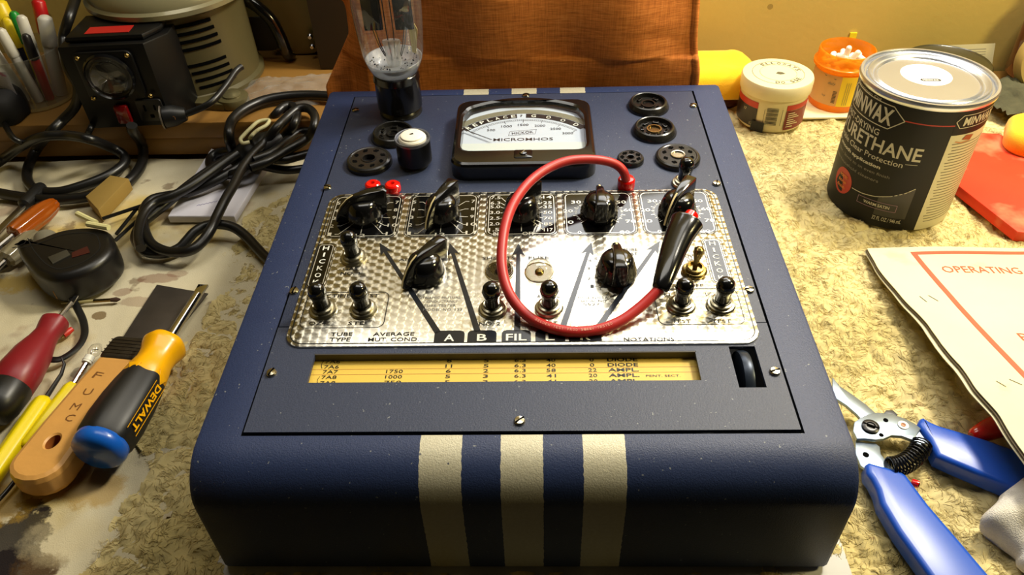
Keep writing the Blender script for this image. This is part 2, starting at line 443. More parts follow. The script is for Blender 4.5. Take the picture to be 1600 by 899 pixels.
for cx in DC[3:]:
    for k in range(81):
        a = math.radians(225 - 270 * k / 80); big = k % 10 == 0; md = k % 5 == 0
        if k % 2 and not md: continue
        r0 = .0158; r1 = .0190 if big else (.0182 if md else .0172)
        pl.stroke([(cx + r0 * math.cos(a), .1832 + r0 * .86 * math.sin(a)), (cx + r1 * math.cos(a), .1832 + r1 * .86 * math.sin(a))], .0006 if big else .0003, L2, SILV)
    for s, u, v in (('0', -.0150, .1605), ('10', -.0222, .1725), ('20', -.0222, .1855), ('30', -.0158, .1962), ('40', 0, .2035), ('50', .0170, .1955), ('60', .0215, .1858), ('70', .0218, .1725), ('80', .0165, .1602)): num(s, cx + u, v)
# arrows and tabs
def arrow(base, tip, w0=.0040, w1=.0026):
    bx, by = base; tx, ty = tip; L = math.hypot(tx - bx, ty - by); dx, dy = (tx - bx) / L, (ty - by) / L; nx, ny = -dy, dx
    P = lambda s, o: (bx + dx * s + nx * o, by + dy * s + ny * o)
    V = [P(0, -w0 / 2), P(L - .011, -w1 / 2), P(L - .0135, -.0044), P(L, 0), P(L - .0135, .0044), P(L - .011, w1 / 2), P(0, w0 / 2)]
    pl.add([(x, y, L1) for x, y in V], [(0, 1, 5, 6), (1, 2, 3), (1, 3, 5), (3, 4, 5)], PRINT)
arrow((-.0505, .0650), (-.0989, .1523)); arrow((-.0262, .0655), (-.0498, .1510)); arrow((-.0020, .0655), (-.0020, .1500)); arrow((.0250, .0655), (.0484, .1500)); arrow((.0455, .0650), (.0955, .1505))
for x0, x1, s, k in ((-.0525, -.0340, 'A', .0062), (-.0322, -.0145, 'B', .0060), (-.0114, .0064, 'FIL', .0125), (.0090, .0270, 'L', .0055), (.0293, .0490, 'R', .0060)):
    pl.flat([(x0, .0566), (x1, .0566), (x1, .0640), (x1 - .0008, .0660), (x1 - .003, .0668), (x0 + .003, .0668), (x0 + .0008, .0660), (x0, .0640)], L1, PRINT)
    pl.text(s, (x0 + x1) / 2, .0606, k, .0056, L3, WHITE, bold=.015)
def ink(s, u0, u1, v, h=.0030): pl.text(s, (u0 + u1) / 2, v, u1 - u0, h, L3, INK, bold=.008)
for a in (('SHORTS', -.0263, -.0041, .1343), ('FUSE', .0050, .0189, .1340), ('ADJUSTMENT', -.0831, -.0470, .1333), ('GAS', -.1198, -.1097, .1251), ('NO. 1', -.1205, -.1077, .1204), ('OZ4', -.1321, -.1212, .0741), ('STD', -.1074, -.0957, .0738),
          ('RECTIFIER TEST', -.1330, -.0915, .0987), ('TUBE', -.1165, -.1029, .0645), ('TYPE', -.1165, -.1035, .0600), ('AVERAGE', -.0902, -.0649, .0642), ('MUT. COND.', -.0927, -.0616, .0597), ('NO. 2', -.0256, -.0125, .0722),
          ('TEST', .0120, .0228, .0722), ('NOTATIONS', .0621, .0923, .0580), ('CAP', .0726, .0826, .2083), ('TEST', .0929, .1046, .0729), ('TEST', .1171, .1292, .0726), ('OFF', .1084, .1175, .1050), ('POWER', .1080, .1220, .1342), ('ON', .1110, .1160, .1300),
          ('TUBE', .0690, .0793, .1413), ('TEST', .0690, .0790, .1371), ('A', .0105, .0125, .0965), ('L', .0232, .0250, .0965), ('REC', .1034, .1110, .2080), ('N7', .1275, .1347, .2080), ('LI', .0915, .0950, .0968), ('LIC', .1175, .1215, .0968)): ink(*a)
SM = pm('grey_print_and_shadow_line', c3(95, 95, 95), .5)
for s, u0, u1, v in (('DYNAMIC MUTUAL', -.0655, -.0385, .0960), ('CONDUCTANCE', -.0620, -.0400, .0925), ('TUBE TESTER', -.0619, -.0410, .0888), ('MODEL NO. 533', -.0616, -.0371, .0851), ('MADE IN U.S.A.', .0364, .0560, .0945), ('SERIAL NO.', .0380, .0550, .0915), ('5527', .0395, .0500, .0885), ('DO NOT PRESS', -.0010, .0110, .0712), ('RECT.', .0008, .0080, .0685)):
    pl.text(s, (u0 + u1) / 2, v, u1 - u0, .0021, L3, SM)
for s, u, v in (('S', .0504, .1325), ('H', .0508, .1254), ('O', .0510, .1183), ('R', .0511, .1108), ('T', .0513, .1029), ('4', .0462, .1306), ('3', .0447, .1229), ('2', .0445, .1128), ('1', .0461, .1054)): pl.text(s, u, v, .0022, .0025, L3, INK)
for a, b in (((.0478, .1306), (.0545, .1275)), ((.0463, .1229), (.0535, .1210)), ((.0461, .1128), (.0535, .1140)), ((.0477, .1054), (.0500, .1054)), ((.0500, .1054), (.0545, .1090))): pl.stroke([a, b], .0003, L2, INK)
for a, b in (((-.095, .2086), (-.0150, .2086)), ((.0150, .2083), (.0705, .2083)), ((.0845, .2083), (.1015, .2083))): pl.stroke([a, b], .0006, L1, INK)
for bu in (-.1355, .1305):
    o = rr(.0115, .0440, .0032, 4, bu, .1295); pl.ring(inset(o, -.0012), .0004, L1, INK); pl.flat(o, L1, GLOSSBLK); pl.ring(inset(o, .0007), .0005, L2, SILV)
    for k, s in enumerate('HICKOK'): pl.text(s, bu, .1470 - k * .0070, .0042 if s != 'I' else .0012, .0044, L3, WHITE, bold=.01)
for bx, w in ((-.1115, .0535), (.1112, .0530)):
    pl.ring(rr(w, .0325, .005, 5, bx, .0860), .0006, L1, INK)
tp(pl, 'jewelled_plate', n=.0012)

# screws
def screw():
    mb = MB(); mb.lathe([(.0031, 0), (.0031, .0010), (.0026, .0017), (0, .0021)], NICKEL, 20); mb.box(-.0029, .0029, -.0004, .0004, .0012, .00215, DARK); return mb
SCR = [(-.1467, .3368, 20), (.1478, .3342, -30), (-.1490, .2208, -25), (.1466, .2183, 75), (-.1485, .1048, 80), (.1462, .1014, 5), (-.1460, .0345, 70), (.1462, .0327, 20), (0, -.0013, 40), (.0030, .3575, 0)]
s0 = tp(screw(), 'screw', SCR[0][0], SCR[0][1], .0012, math.radians(SCR[0][2]))
for u, v, a in SCR[1:]: tcopy(s0, u, v, .0012, math.radians(a))

# pointer knobs: tip along +x
def knob():
    mb = MB()
    mb.lathe([(.0134, 0), (.0136, .002), (.0132, .0045), (.0118, .009), (.0108, .0125), (.0092, .0148), (.006, .0160), (0, .0164)], BLACK, 40)
    b0 = len(mb.V)
    side = [(-.0165, .0035), (-.0120, .0005), (.010, .0005), (.0190, .0006), (.0206, .0022), (.0188, .0075), (.0150, .0135), (.0100, .0182), (.0050, .0205), (-.0060, .0222), (-.0160, .0226), (-.0184, .0212)]
    mb.slab([(x, z) for x, z in side], -.0036, .0036, BLACK, .0012, RX(PI / 2))
    for i in range(b0, len(mb.V)):
        x, y, z = mb.V[i]; f = (x + .0184) / .039; mb.V[i] = (x, y * (1.35 - .95 * max(0, min(1, f)) ** 1.2) * (1.12 - .25 * z / .022), z)
    rid = [(.0207, 0, .0024), (.0189, 0, .0077), (.0151, 0, .0137), (.0101, 0, .0184), (.0052, 0, .0207)]
    V = []; 
    for p in rid: V += [(p[0] + .0001, -.0006, p[2] + .0001), (p[0] + .0001, .0006, p[2] + .0001)]
    mb.add(V, [(2 * i, 2 * i + 1, 2 * i + 3, 2 * i + 2) for i in range(4)], pm('cream_inlay', c3(235, 215, 160), .5)); return mb
KN = [(DC[0], .1815, 198), (DC[1], .1815, 240), (DC[2], .1815, 228), (DC[3], .1815, 90), (DC[4], .1815, 236), (-.0630, .1180, 228), (.0625, .1170, 92)]
k0 = tp(knob(), 'pointer_knob', KN[0][0], KN[0][1], .0028, math.radians(KN[0][2]), ang=38)
for u, v, a in KN[1:]: tcopy(k0, u, v, .0028, math.radians(a))

# rubber booted lever switches
RING = pm('ringed_nut', c3(176, 170, 148), .28, 1, var=.2, vs=300)
def boot(mb_n=None):
    a = MB(); a.lathe([(.0088, 0), (.0090, .0012), (.0082, .0024), (.0070, .0026), (.0070, .0044), (.0058, .0048), (.0044, .0040)], RING, 32)
    b = MB(); b.lathe([(.0050, 0), (.0048, .0040), (.0046, .0080), (.0050, .0105), (.0055, .0125), (.0056, .0158), (.0051, .0185), (.0037, .0203), (.0017, .0211), (0, .0213)], BLACK, 28)
    b.lathe([(.0056, .0143), (.00585, .0146), (.0056, .0149)], BLACK, 28)
    return a, b
a, b = boot()
sw0 = tp(a, 'lever_switch', -.1144, .1360, .0024); lev = tp(b, 'lever', 0, 0, .0030, parent=sw0); lev.matrix_basis = T(0, 0, .003) @ RX(math.radians(6))
for u, v in ((-.1254, .0855), (-.0996, .0855), (-.0176, .0845), (.0178, .0850), (.1004, .0862), (.1251, .0864)): tcopy(sw0, u, v, .0024)
vr = tcopy(sw0, .1219, .2190, .0012)
pw = MB(); pw.lathe([(.0080, 0), (.0083, .0015), (.0072, .0026), (.0058, .0028), (.0058, .0048), (.0046, .0050), (.0044, .0030), (0, .0030)], BRASS, 32)
pwo = tp(pw, 'power_switch', .1138, .1185, .0024, label='bare metal power switch')
pb = MB(); pb.lathe([(.0016, 0), (.0019, .0050), (.0029, .0090), (.0035, .0115), (.0032, .0140), (.0018, .0153), (0, .0156)], BRASS, 20)
o = tp(pb, 'lever', parent=pwo); o.matrix_basis = T(0, 0, .0035) @ RX(math.radians(-12)) @ RY(math.radians(6))

# jacks
def jack(): 
    mb = MB(); mb.lathe([(.0050, 0), (.0060, .0008), (.0062, .0035), (.0058, .0058), (.0046, .0068), (.0018, .0071), (.0015, .0066), (.0012, .0040), (0, .0040)], REDP, 32); return mb
j0 = tp(jack(), 'red_jack', -.1129, .2170, .0012); tcopy(j0, -.0977, .2160, .0012)

# indicator lamps
GL = glassmat('clear_glass', (.80, .79, .74, 1), .16, .9)
def lampset(u, v, face, fil):
    m = MB(); m.lathe([(.0098, .0001), (.0100, .0006), (.0094, .0007), (.0092, .0002)], NICKEL, 32)
    m.lathe([(.0094, .0002), (.0090, .0003), (0, .0003)], face, 32)
    o = tp(m, 'indicator_lamp', u, v, .0024)
    g = MB(); g.lathe([(.0091, .0004), (.0090, .0030), (.0077, .0062), (.0053, .0086), (.0027, .0097), (0, .0100)], GL, 40); tp(g, 'glass_dome', parent=o)
    f = MB(); f.lathe([(.0030, .0004), (.0030, .0012), (.0020, .0022), (0, .0024)], fil, 20)
    f.tube([(-.0012, 0, .001), (-.0010, 0, .0045), (0, 0, .0055), (.0010, 0, .0045), (.0012, 0, .001)], .0002, STEEL, 6); tp(f, 'bulb', parent=o)
lampset(-.0142, .1207, pm('dim_reflector', c3(70, 62, 60), .35, .7), pm('violet_bulb_base', c3(70, 45, 60), .3))
lampset(.0122, .1195, pm('cream_reflector', c3(225, 205, 150), .4, .1), BRASS)

# tube sockets
SOCK = pm('phenolic_black', c3(30, 29, 28), .24, 0, .5)
def sock_raised(r, slots, hole, cmat, face):
    mb = MB(); mb.lathe([(r, 0), (r * 1.0, .0010), (r * .955, .0030), (r * .86, .0056), (r * .80, .0062), (r * .755, .0058), (r * .72, .0022), (hole, .0022)], SOCK, 44)
    mb.lathe([(hole, .0022), (hole, .0036), (hole * .82, .0036), (hole * .80, .0008), (0, .0008)], cmat, 28)
    for k in range(slots):
        a = 2 * PI * (k + .5) / slots; mb.slab(rr(.0052, .0030, .0008, 3), .0020, .0040, SOCK, .0003, RZ(a) @ T(r * .54, 0, 0) @ RZ(PI / 2))
        mb.slab(rr(.0036, .0018, .0004, 2), .0022, .00415, DARK, 0, RZ(a) @ T(r * .55, 0, 0) @ RZ(PI / 2))
    return mb
def sock_flat(r, h, slots, hole, twist, cmat=DARK):
    mb = MB(); mb.lathe([(r, 0), (r, h * .55), (r * .95, h * .85), (r * .88, h), (r * .84, h), (r * .80, h * .92), (hole * 1.25, h * .92), (hole * 1.2, h * 1.02), (hole, h), (hole * .95, h * .2), (0, h * .2)], SOCK, 44)
    if cmat is not DARK: mb.lathe([(hole * 1.1, h * .9), (hole * 1.1, h * 1.12), (hole * .9, h * 1.1), (hole * .88, h * .3)], cmat, 28)
    for k in range(slots):
        a = 2 * PI * (k + .5) / slots
        mb.slab(rr(.0044, .0018, .0005, 2), h * .90, h * .97, DARK, 0, RZ(a) @ T(r * .62, 0, 0) @ RZ(PI / 2 + twist))
        mb.slab(rr(.0018, .0034, .0004, 2), h * .90, h * .975, DARK, 0, RZ(a) @ T(r * .62, 0, 0) @ RZ(PI / 2 + twist))
    return mb
tp(sock_raised(.0180, 4, .0062, SOCK, False), 'tube_socket', .1087, .3345, .0012, ang=25)
tp(sock_raised(.0186, 7, .0062, BRASS, True), 'tube_socket', .1088, .2935, .0012, ang=25, label='raised tube socket with brass centre')
tp(sock_flat(.0176, .0046, 8, .0050, 0, NICKEL), 'tube_socket', .1222, .2525, .0012, ang=25)
tp(sock_flat(.0106, .0040, 7, .0026, 0), 'tube_socket', .0852, .2515, .0012, ang=25, label='small seven pin tube socket')
tp(sock_raised(.0188, 6, .0050, SOCK, False), 'tube_socket', -.1075, .2930, .0012, ang=25)
tp(sock_flat(.0183, .0052, 8, .0050, .6), 'tube_socket', -.1216, .2540, .0012, ang=25)
tp(sock_raised(.0185, 5, .0050, SOCK, False), 'tube_socket', -.1062, .3350, .0012, ang=25)
tp(sock_flat(.0106, .0030, 7, .0026, 0), 'tube_socket', -.0845, .2520, .0012, ang=25)

# meter
mc = (.0012, .2767); NN = 112
def polar(poly, c, n=NN):
    out = []
    for i in range(n):
        a = 2 * PI * (i + .5) / n; d = (math.cos(a), math.sin(a)); best = None
        for p, q_ in zip(poly, poly[1:] + poly[:1]):
            ex, ey = q_[0] - p[0], q_[1] - p[1]; den = d[0] * ey - d[1] * ex
            if abs(den) < 1e-12: continue
            t_ = ((p[0] - c[0]) * ey - (p[1] - c[1]) * ex) / den; s_ = ((p[0] - c[0]) * d[1] - (p[1] - c[1]) * d[0]) / den
            if t_ > 0 and -1e-9 <= s_ <= 1 + 1e-9: best = t_ if best is None else min(best, t_)
        out.append((c[0] + d[0] * best, c[1] + d[1] * best))
    return out
outer = polar(rr(.1120, .0985, .0125, 8, *mc), mc)
win = [(-.0405, .2482), (.0429, .2482), (.0470, .2492), (.0497, .2520), (.0507, .2560), (.0509, .3000), (.0500, .3025)]
Rr = .0815; 
for i in range(1, 24):
    u = .0500 - (.0500 + .0476) * i / 24; win.append((u, .3253 - Rr + math.sqrt(Rr * Rr - (u - .0012) ** 2) + .0))
zs = win[7][1]
win += [(-.0476, .3025), (-.0485, .3000), (-.0483, .2560), (-.0473, .2520), (-.0446, .2492)]
win = polar(win, mc)
MT = MB(); H = .0150
rim = [(inset(outer, -.0), .0), (outer, H - .0028), (inset(outer, .0009), H - .0010), (inset(outer, .0028), H)]
for (pa, za), (pb_, zb) in zip(rim[:-1], rim[1:]): MT.bridge(pa, za, pb_, zb, BLACK)
MT.bridge(rim[-1][0], H, inset(win, -.0022), H, BLACK); MT.bridge(inset(win, -.0022), H, win, H - .0012, BLACK); MT.bridge(win, H - .0012, inset(win, .0008), .0080, BLACK)
MT.slab(rr(.0142, .0108, .0015, 4, .0012, .2405), H, H + .0006, BLACK, .0004, both=False)
meter = tp(MT, 'meter', 0, 0, .0012, ang=28)
DF = MB(); DWH = pm('white_meter_face', c3(190, 200, 218), .5); DZ = .0082; DZ1 = DZ + .0001; DZ2 = DZ + .0002
DF.flat(win, DZ, DWH)
def ap(R, a, c=(.0014, .2421)): return (c[0] + R * math.cos(math.radians(a)), c[1] + R * math.sin(math.radians(a)))
def band(R0, R1, a0, a1, m, z=DZ1, n=24):
    pts = [ap(R0, a0 + (a1 - a0) * i / n) for i in range(n + 1)] + [ap(R1, a1 - (a1 - a0) * i / n) for i in range(n + 1)]
    V = [(x, y, z) for x, y in pts]; F = [(i, i + 1, 2 * n + 1 - i - 1, 2 * n + 1 - i) for i in range(n)]; DF.add(V, F, m)
band(.0636, .0700, 137, 95, INK); band(.0636, .0700, 88.5, 43.5, INK)
band(.0704, .0770, 137, 43, pm('grey_meter_rim', c3(120, 118, 100), .5))
for i, s in enumerate('REPLACE'): a = 133 - i * 5.9; x, y = ap(.0668, a); DF.text(s, x, y, .0038, .0042, DZ2, WHITE, math.radians(a - 90), bold=.01)
for i, s in enumerate('GOOD'): a = 83 - i * 11; x, y = ap(.0668, a); DF.text(s, x, y, .0040, .0042, DZ2, WHITE, math.radians(a - 90), bold=.01)
x, y = ap(.0668, 91.8); DF.text('?', x, y, .0020, .0034, DZ2, INK)
band(.0608, .0610, 136, 45, INK); band(.0590, .05925, 136, 45, INK)
for k in range(61):
    a = 136 - 91 * k / 60; big = k % 10 == 0; DF.stroke([ap(.0560 if big else .0590, a), ap(.0610, a)], .0004 if big else .0002, DZ1, INK)
for k in range(1, 7): a = 136 - 91 * k / 6; x, y = ap(.0522, a + (2 if k == 6 else 0)); DF.text(str(k * 500), x, y, .0088 if k > 1 else .0066, .0033, DZ2, INK, bold=.004)
DF.text('MICROMHOS', .0010, .2722, .0480, .0042, DZ2, INK, bold=.003)
hb = [(-.0110, .2782), (.0105, .2802), (.0118, .2872), (-.0098, .2845)]
DF.stroke(hb + hb[:1], .0003, DZ1, INK); DF.text('HICKOK', .0005, .2823, .0175, .0038, DZ2, INK, math.radians(6))
DF.box(-.048, .0505, .2480, .2660, DZ, DZ + .0008, pm('grey_meter_apron', c3(200, 208, 208), .5))
tp(DF, 'dial_face', parent=meter)
ND = MB(); ND.stroke([(-.0468, .2850), (-.0240, .2690)], .0009, DZ + .0022, INK); ND.stroke([(-.0460, .2838), (-.0250, .2683)], .0003, DZ + .0023, SM)  # second, thin grey stroke is the needle's shadow, drawn in as colour
tp(ND, 'needle', parent=meter)
G2 = MB(); G2.flat(inset(win, .0004), H - .0026, glassmat('meter_window_glass', (.98, .99, .98, 1), .035, .8, .01)); tp(G2, 'glass_window', parent=meter)
MS = MB(); MS.lathe([(.0032, 0), (.0030, .0008), (0, .0012)], BLACK, 20); MS.box(-.0028, .0028, -.0003, .0003, .0009, .0013, NICKEL); tp(MS, 'zero_screw', .0012, .2415, H + .0006, .9, parent=meter)

# roll chart and thumb wheel
CH = MB(); YEL = pm('yellow_chart_paper', c3(232, 196, 84), .5, var=.08, vs=60); cz = -.0045
CH.box(-.1300, .1100, .0200, .0600, cz - .002, cz, YEL)
CR_ = pm('chart_red_rule', c3(190, 120, 60), .5)
for v in (.0422, .0381): CH.stroke([(-.13, v), (.11, v)], .00025, cz + .0001, CR_)
cols = [(-.1134, .0090), (-.0749, .0100), (-.0428, .0030), (-.0205, .0030), (-.0002, .0068), (.0182, .0055), (.0426, .0050)]
rowsC = [(.0553, ['7A5', '2600', '9', '5', '6.3', '44', '18', 'AMPL.']), (.0512, ['7A6', '', '8', '5', '6.3', '40', '0', 'DIODE']), (.0471, ['7A6', '', '11', '5', '6.3', '40', '0', 'DIODE']), (.0432, ['7A7', '1750', '6', '2', '6.3', '58', '22', 'AMPL.']), (.0390, ['7A8', '1000', '5', '3', '6.3', '41', '20', 'AMPL.']), (.0347, ['7A8', '750', '5', '3', '6.3', '41', '20', 'AMPL.'])]
for v, r_ in rowsC:
    v -= .0030
    for (u, w), s in zip(cols, r_):
        if s: CH.text(s, u, v, {'0': .0026, '11': .0040}.get(s, w), .0026, cz + .0002, INK, bold=.004)
    CH.text(r_[7], .0608, v, .0180, .0027, cz + .0002, INK, bold=.02)
CH.text('PENT. SECT.', .0835, .0354, .0200, .0016, cz + .0002, INK)
for v in (.0460, .0337): CH.stroke([(-.1190, v - .003), (-.1198, v - .001), (-.1198, v + .001), (-.1190, v + .003)], .0003, cz + .0002, INK)
tp(CH, 'roll_chart')
TW = MB(); TW.lathe([(.0170, -.0035), (.0195, -.0028), (.0200, -.0015), (.0200, .0015), (.0195, .0028), (.0170, .0035)], pm('worn_wheel', c3(52, 62, 80), .35, .5, var=.5, vs=120), 48, RY(PI / 2))
tp(TW, 'thumb_wheel', .1312, .0375, -.0150)
WL = MB(); WL.box(-.124, .104, .0488, .0497, -.0042, .0012, pm('worn_edge', c3(60, 56, 50), .6)); tp(WL, 'window_lip')

# ------------------------------------------------------------------ numpy noise for cloth and pile
def _hash(ix, iy, s): 
    h = (ix.astype(np.int64) * 374761393 + iy.astype(np.int64) * 668265263 + s * 1442695041) & 0x7fffffff
    h = ((h ^ (h >> 13)) * 1274126177) & 0x7fffffff
    return ((h ^ (h >> 16)) & 0xffff) / 65535.0
def vnoise(x, y, s=0):
    ix, iy = np.floor(x), np.floor(y); fx, fy = x - ix, y - iy
    fx = fx * fx * fx * (fx * (fx * 6 - 15) + 10); fy = fy * fy * fy * (fy * (fy * 6 - 15) + 10)
    a, b, c, d = _hash(ix, iy, s), _hash(ix + 1, iy, s), _hash(ix, iy + 1, s), _hash(ix + 1, iy + 1, s)
    return (a * (1 - fx) + b * fx) * (1 - fy) + (c * (1 - fx) + d * fx) * fy
def fbm(x, y, s=0, o=3):
    r = 0; a = .5
    for k in range(o): r = r + a * vnoise(x * 2 ** k, y * 2 ** k, s + k * 17); a *= .5
    return r
def pile_h(x, y):
    wx = x + .010 * (fbm(x * 55, y * 55, 3) - .45); wy = y + .010 * (fbm(x * 55, y * 55, 9) - .45)
    cl = np.abs(2 * vnoise(wx * 62, wy * 62, 21) - 1) ** .6; c2 = np.abs(2 * vnoise(wx * 150 + 7, wy * 150, 23) - 1) ** .7
    rdg = 1 - np.abs(2 * vnoise(wx * 120, wy * 120, 5) - 1)
    fib = vnoise(wx * 900 + 3 * np.sin(wy * 300), wy * 420, 8)
    return -.0055 + .0052 * cl + .0026 * c2 + .0007 * fib + .0025 * (fbm(x * 12, y * 12, 40) - .45)
def grid_obj(name, xs, ys, zf, mask, mat, parent=None, thick=0):
    X, Y = np.meshgrid(xs, ys, indexing='ij'); Z = zf(X, Y)
    nx, ny = X.shape; V = np.stack([X, Y, Z], -1).reshape(-1, 3)
    idx = np.arange(nx * ny).reshape(nx, ny)
    ok = mask((X[:-1, :-1] + X[1:, 1:]) / 2, (Y[:-1, :-1] + Y[1:, 1:]) / 2)
    F = np.stack([idx[:-1, :-1], idx[1:, :-1], idx[1:, 1:], idx[:-1, 1:]], -1)[ok]
    me = bpy.data.meshes.new(name); me.vertices.add(len(V)); me.vertices.foreach_set('co', V.ravel().astype(np.float32))
    me.loops.add(F.size); me.loops.foreach_set('vertex_index', F.ravel().astype(np.int32))
    me.polygons.add(len(F)); me.polygons.foreach_set('loop_start', np.arange(0, F.size, 4, dtype=np.int32)); me.polygons.foreach_set('loop_total', np.full(len(F), 4, dtype=np.int32))
    me.polygons.foreach_set('use_smooth', np.ones(len(F), dtype=bool)); me.update(calc_edges=True); me.validate(); me.materials.append(mat)
    o = bpy.data.objects.new(name, me); COL.objects.link(o)
    if parent: o.parent = parent
    return o
def patchy(name, a, b, scale, extra=(), rough=.9, bump=.3, bs=500, sheen=0):
    m = bpy.data.materials.new(name); m.use_nodes = True; t = NT(m); p = t.n['Principled BSDF']; co = t.obj()
    col = t.mix(t.noise(co, scale, 4, .6), a, b)
    for (sc, thr, soft, c, op, seed) in extra:
        mp = t.new('ShaderNodeMapping'); mp.inputs['Location'].default_value = (seed, seed * 1.7, 0); t.l.new(co, mp.inputs[0])
        f = t.math('MULTIPLY', t.math('DIVIDE', t.math('SUBTRACT', t.noise(mp.outputs[0], sc, 4, .55), thr), soft, True), op)
        col = t.mix(f, col, c)
    t.l.new(col, p.inputs['Base Color']); p.inputs['Roughness'].default_value = rough; p.inputs['Specular IOR Level'].default_value = .15
    if sheen: p.inputs['Sheen Weight'].default_value = sheen
    t.l.new(t.bump(t.noise(co, bs, 3, .6), bump), p.inputs['Normal']); return m
WOOL = patchy('cream_wool', c3(208, 190, 128), c3(236, 220, 166), 30, [(7, .50, .14, c3(172, 154, 92), .55, 8), (22, .60, .10, c3(170, 138, 66), .5, 2), (60, .66, .05, c3(130, 92, 50), .6, 5)], rough=.95, bump=.35, bs=1500, sheen=.2)
mat_t = thing('fleece_mat', 'large cream curly fleece mat spread over the workbench under the tester', 'fleece mat', (0, 0, 0))
edge = lambda y: -.268 + .014 * np.sin(y * 31) + .006 * np.sin(y * 97 + 1) + .05 * np.clip((y - .30) / .15, 0, 1)
def mmask(x, y):
    inside = (np.abs(x) < .1785) & (y > -.002) & (y < .418)
    return (x > edge(y)) & ~inside & (y < .545 + .01 * np.sin(x * 60)) & ~((x < -.16) & (y > .468))
grid_obj('fleece_base', np.arange(-.30, .68, .0015), np.arange(-.020, .57, .0015), pile_h, mmask, WOOL, mat_t)
def strands(name, n, parent, mat, seed, L=(.006, .014), r=.00030, region=(-.28, .66, -.019, .54)):
    g = np.random.default_rng(seed); x = g.uniform(region[0], region[1], n * 2); y = g.uniform(region[2], region[3], n * 2)
    k = mmask(x, y); x, y = x[k][:n], y[k][:n]; n = len(x); S = 7; ns = 3
    th = fbm(x * 60, y * 60, 77) * 12; cur = g.uniform(-1, 1, n) * 260 + 160 * np.sign(g.uniform(-1, 1, n)); ln = g.uniform(L[0], L[1], n)
    P = np.zeros((n, S, 3)); cx, cy = x.copy(), y.copy()
    lift = g.uniform(.0001, .0010, n)
    for s in range(S):
        P[:, s, 0] = cx; P[:, s, 1] = cy; P[:, s, 2] = pile_h(cx, cy) + lift * math.sin(PI * s / (S - 1)) + .0001
        cx = cx + np.cos(th) * ln / S; cy = cy + np.sin(th) * ln / S; th = th + cur * ln / S
    tv = np.zeros_like(P); tv[:, 1:-1] = P[:, 2:] - P[:, :-2]; tv[:, 0] = P[:, 1] - P[:, 0]; tv[:, -1] = P[:, -1] - P[:, -2]
    tv /= np.linalg.norm(tv, axis=-1, keepdims=True) + 1e-12
    up = np.zeros_like(P); up[..., 2] = 1; sx = np.cross(tv, up); sx /= np.linalg.norm(sx, axis=-1, keepdims=True) + 1e-12; uz = np.cross(sx, tv)
    rad = r * np.array([.6, 1, 1, 1, .9, .7, .3])[None, :, None]
    V = np.stack([P + rad * (sx * math.cos(2 * PI * j / ns) + uz * math.sin(2 * PI * j / ns)) for j in range(ns)], 2).reshape(-1, 3)
    base = (np.arange(n) * S * ns)[:, None, None, None]; i = np.arange(S - 1)[None, :, None, None]; j = np.arange(ns)[None, None, :, None]
    j2 = (j + 1) % ns
    F = np.concatenate([base + i * ns + j, base + (i + 1) * ns + j, base + (i + 1) * ns + j2, base + i * ns + j2], -1).reshape(-1, 4)
    me = bpy.data.meshes.new(name); me.vertices.add(len(V)); me.vertices.foreach_set('co', V.ravel().astype(np.float32))
    me.loops.add(F.size); me.loops.foreach_set('vertex_index', F.ravel().astype(np.int32)); me.polygons.add(len(F))
    me.polygons.foreach_set('loop_start', np.arange(0, F.size, 4, dtype=np.int32)); me.polygons.foreach_set('loop_total', np.full(len(F), 4, dtype=np.int32))
    me.polygons.foreach_set('use_smooth', np.ones(len(F), dtype=bool)); me.update(calc_edges=True); me.materials.append(mat)
    o = bpy.data.objects.new(name, me); COL.objects.link(o); o.parent = parent; return o
tag(strands('pile', 52000, mat_t, WOOL, 4, (.004, .010), .00017), kind='stuff')

# ------------------------------------------------------------------ board under the tester
tag(MB().box(-.184, .1915, -.021, .045, -.0062, -.0002, pm('off_white_board', c3(205, 205, 205), .6, var=.12, vs=50), bev=.0008).build('white_board'), 'off-white flat board sticking out under the front of the tester', 'board')

# ------------------------------------------------------------------ things on the tester
def on_t(u=0, v=0, n=0, rz=0): return PM_ @ T(u, v, n) @ RZ(rz)
tt = thing('vacuum_tube', 'large glass vacuum tube with black base standing in a rear socket', 'vacuum tube', mat=on_t(-.1062, .3350, .0064))
m = MB(); m.lathe([(.0180, 0), (.0192, .0012), (.0193, .010), (.0190, .0255), (.0198, .0265), (.0197, .0275), (.0190, .0320), (.0180, .0330), (0, .0335)], pm('black_tube_base', c3(13, 12, 14), .22, coat=.3), 40)
m.text('80', 0, 0, .001, .001, 0, BLACK); mb_ = m.build('base', tt, T(0, 0, 0))
GT = glassmat('tube_glass', (.96, .96, .95, 1), .07, .9, .015, haze=.03, hazecol=(.8, .85, .9, 1))
m = MB(); m.lathe([(.0188, .0325), (.0208, .0360), (.0234, .0420), (.0252, .0500), (.0262, .0620), (.0272, .0760), (.0278, .0900), (.0272, .1010), (.0245, .1110), (.0205, .1170), (.0180, .1230), (.0172, .1330), (.0162, .1440), (.0120, .1530), (.0060, .1570), (0, .1580)], GT, 48); m.build('glass_envelope', tt, ang=180)
m = MB(); m.lathe([(.0184, .0332), (.0222, .0405), (.0238, .0450), (.0228, .0446), (.0190, .0405), (.0140, .0380), (0, .0372)], glassmat('frosted_glass_seal', (.9, .92, .95, 1), .1, .5, .3, haze=.26, hazecol=(.75, .8, .88, 1)), 40)
g_ = random.Random(3)
for k in range(60):
    a, rr_ = g_.uniform(0, 2 * PI), g_.uniform(.008, .0215); z_ = .0385 + max(0, rr_ - .014) * 1.3
    s = g_.uniform(.0003, .0008); m.lathe([(s, 0), (s * .7, s), (0, s * 1.2)], DARK, 6, T(rr_ * math.cos(a), rr_ * math.sin(a), z_))
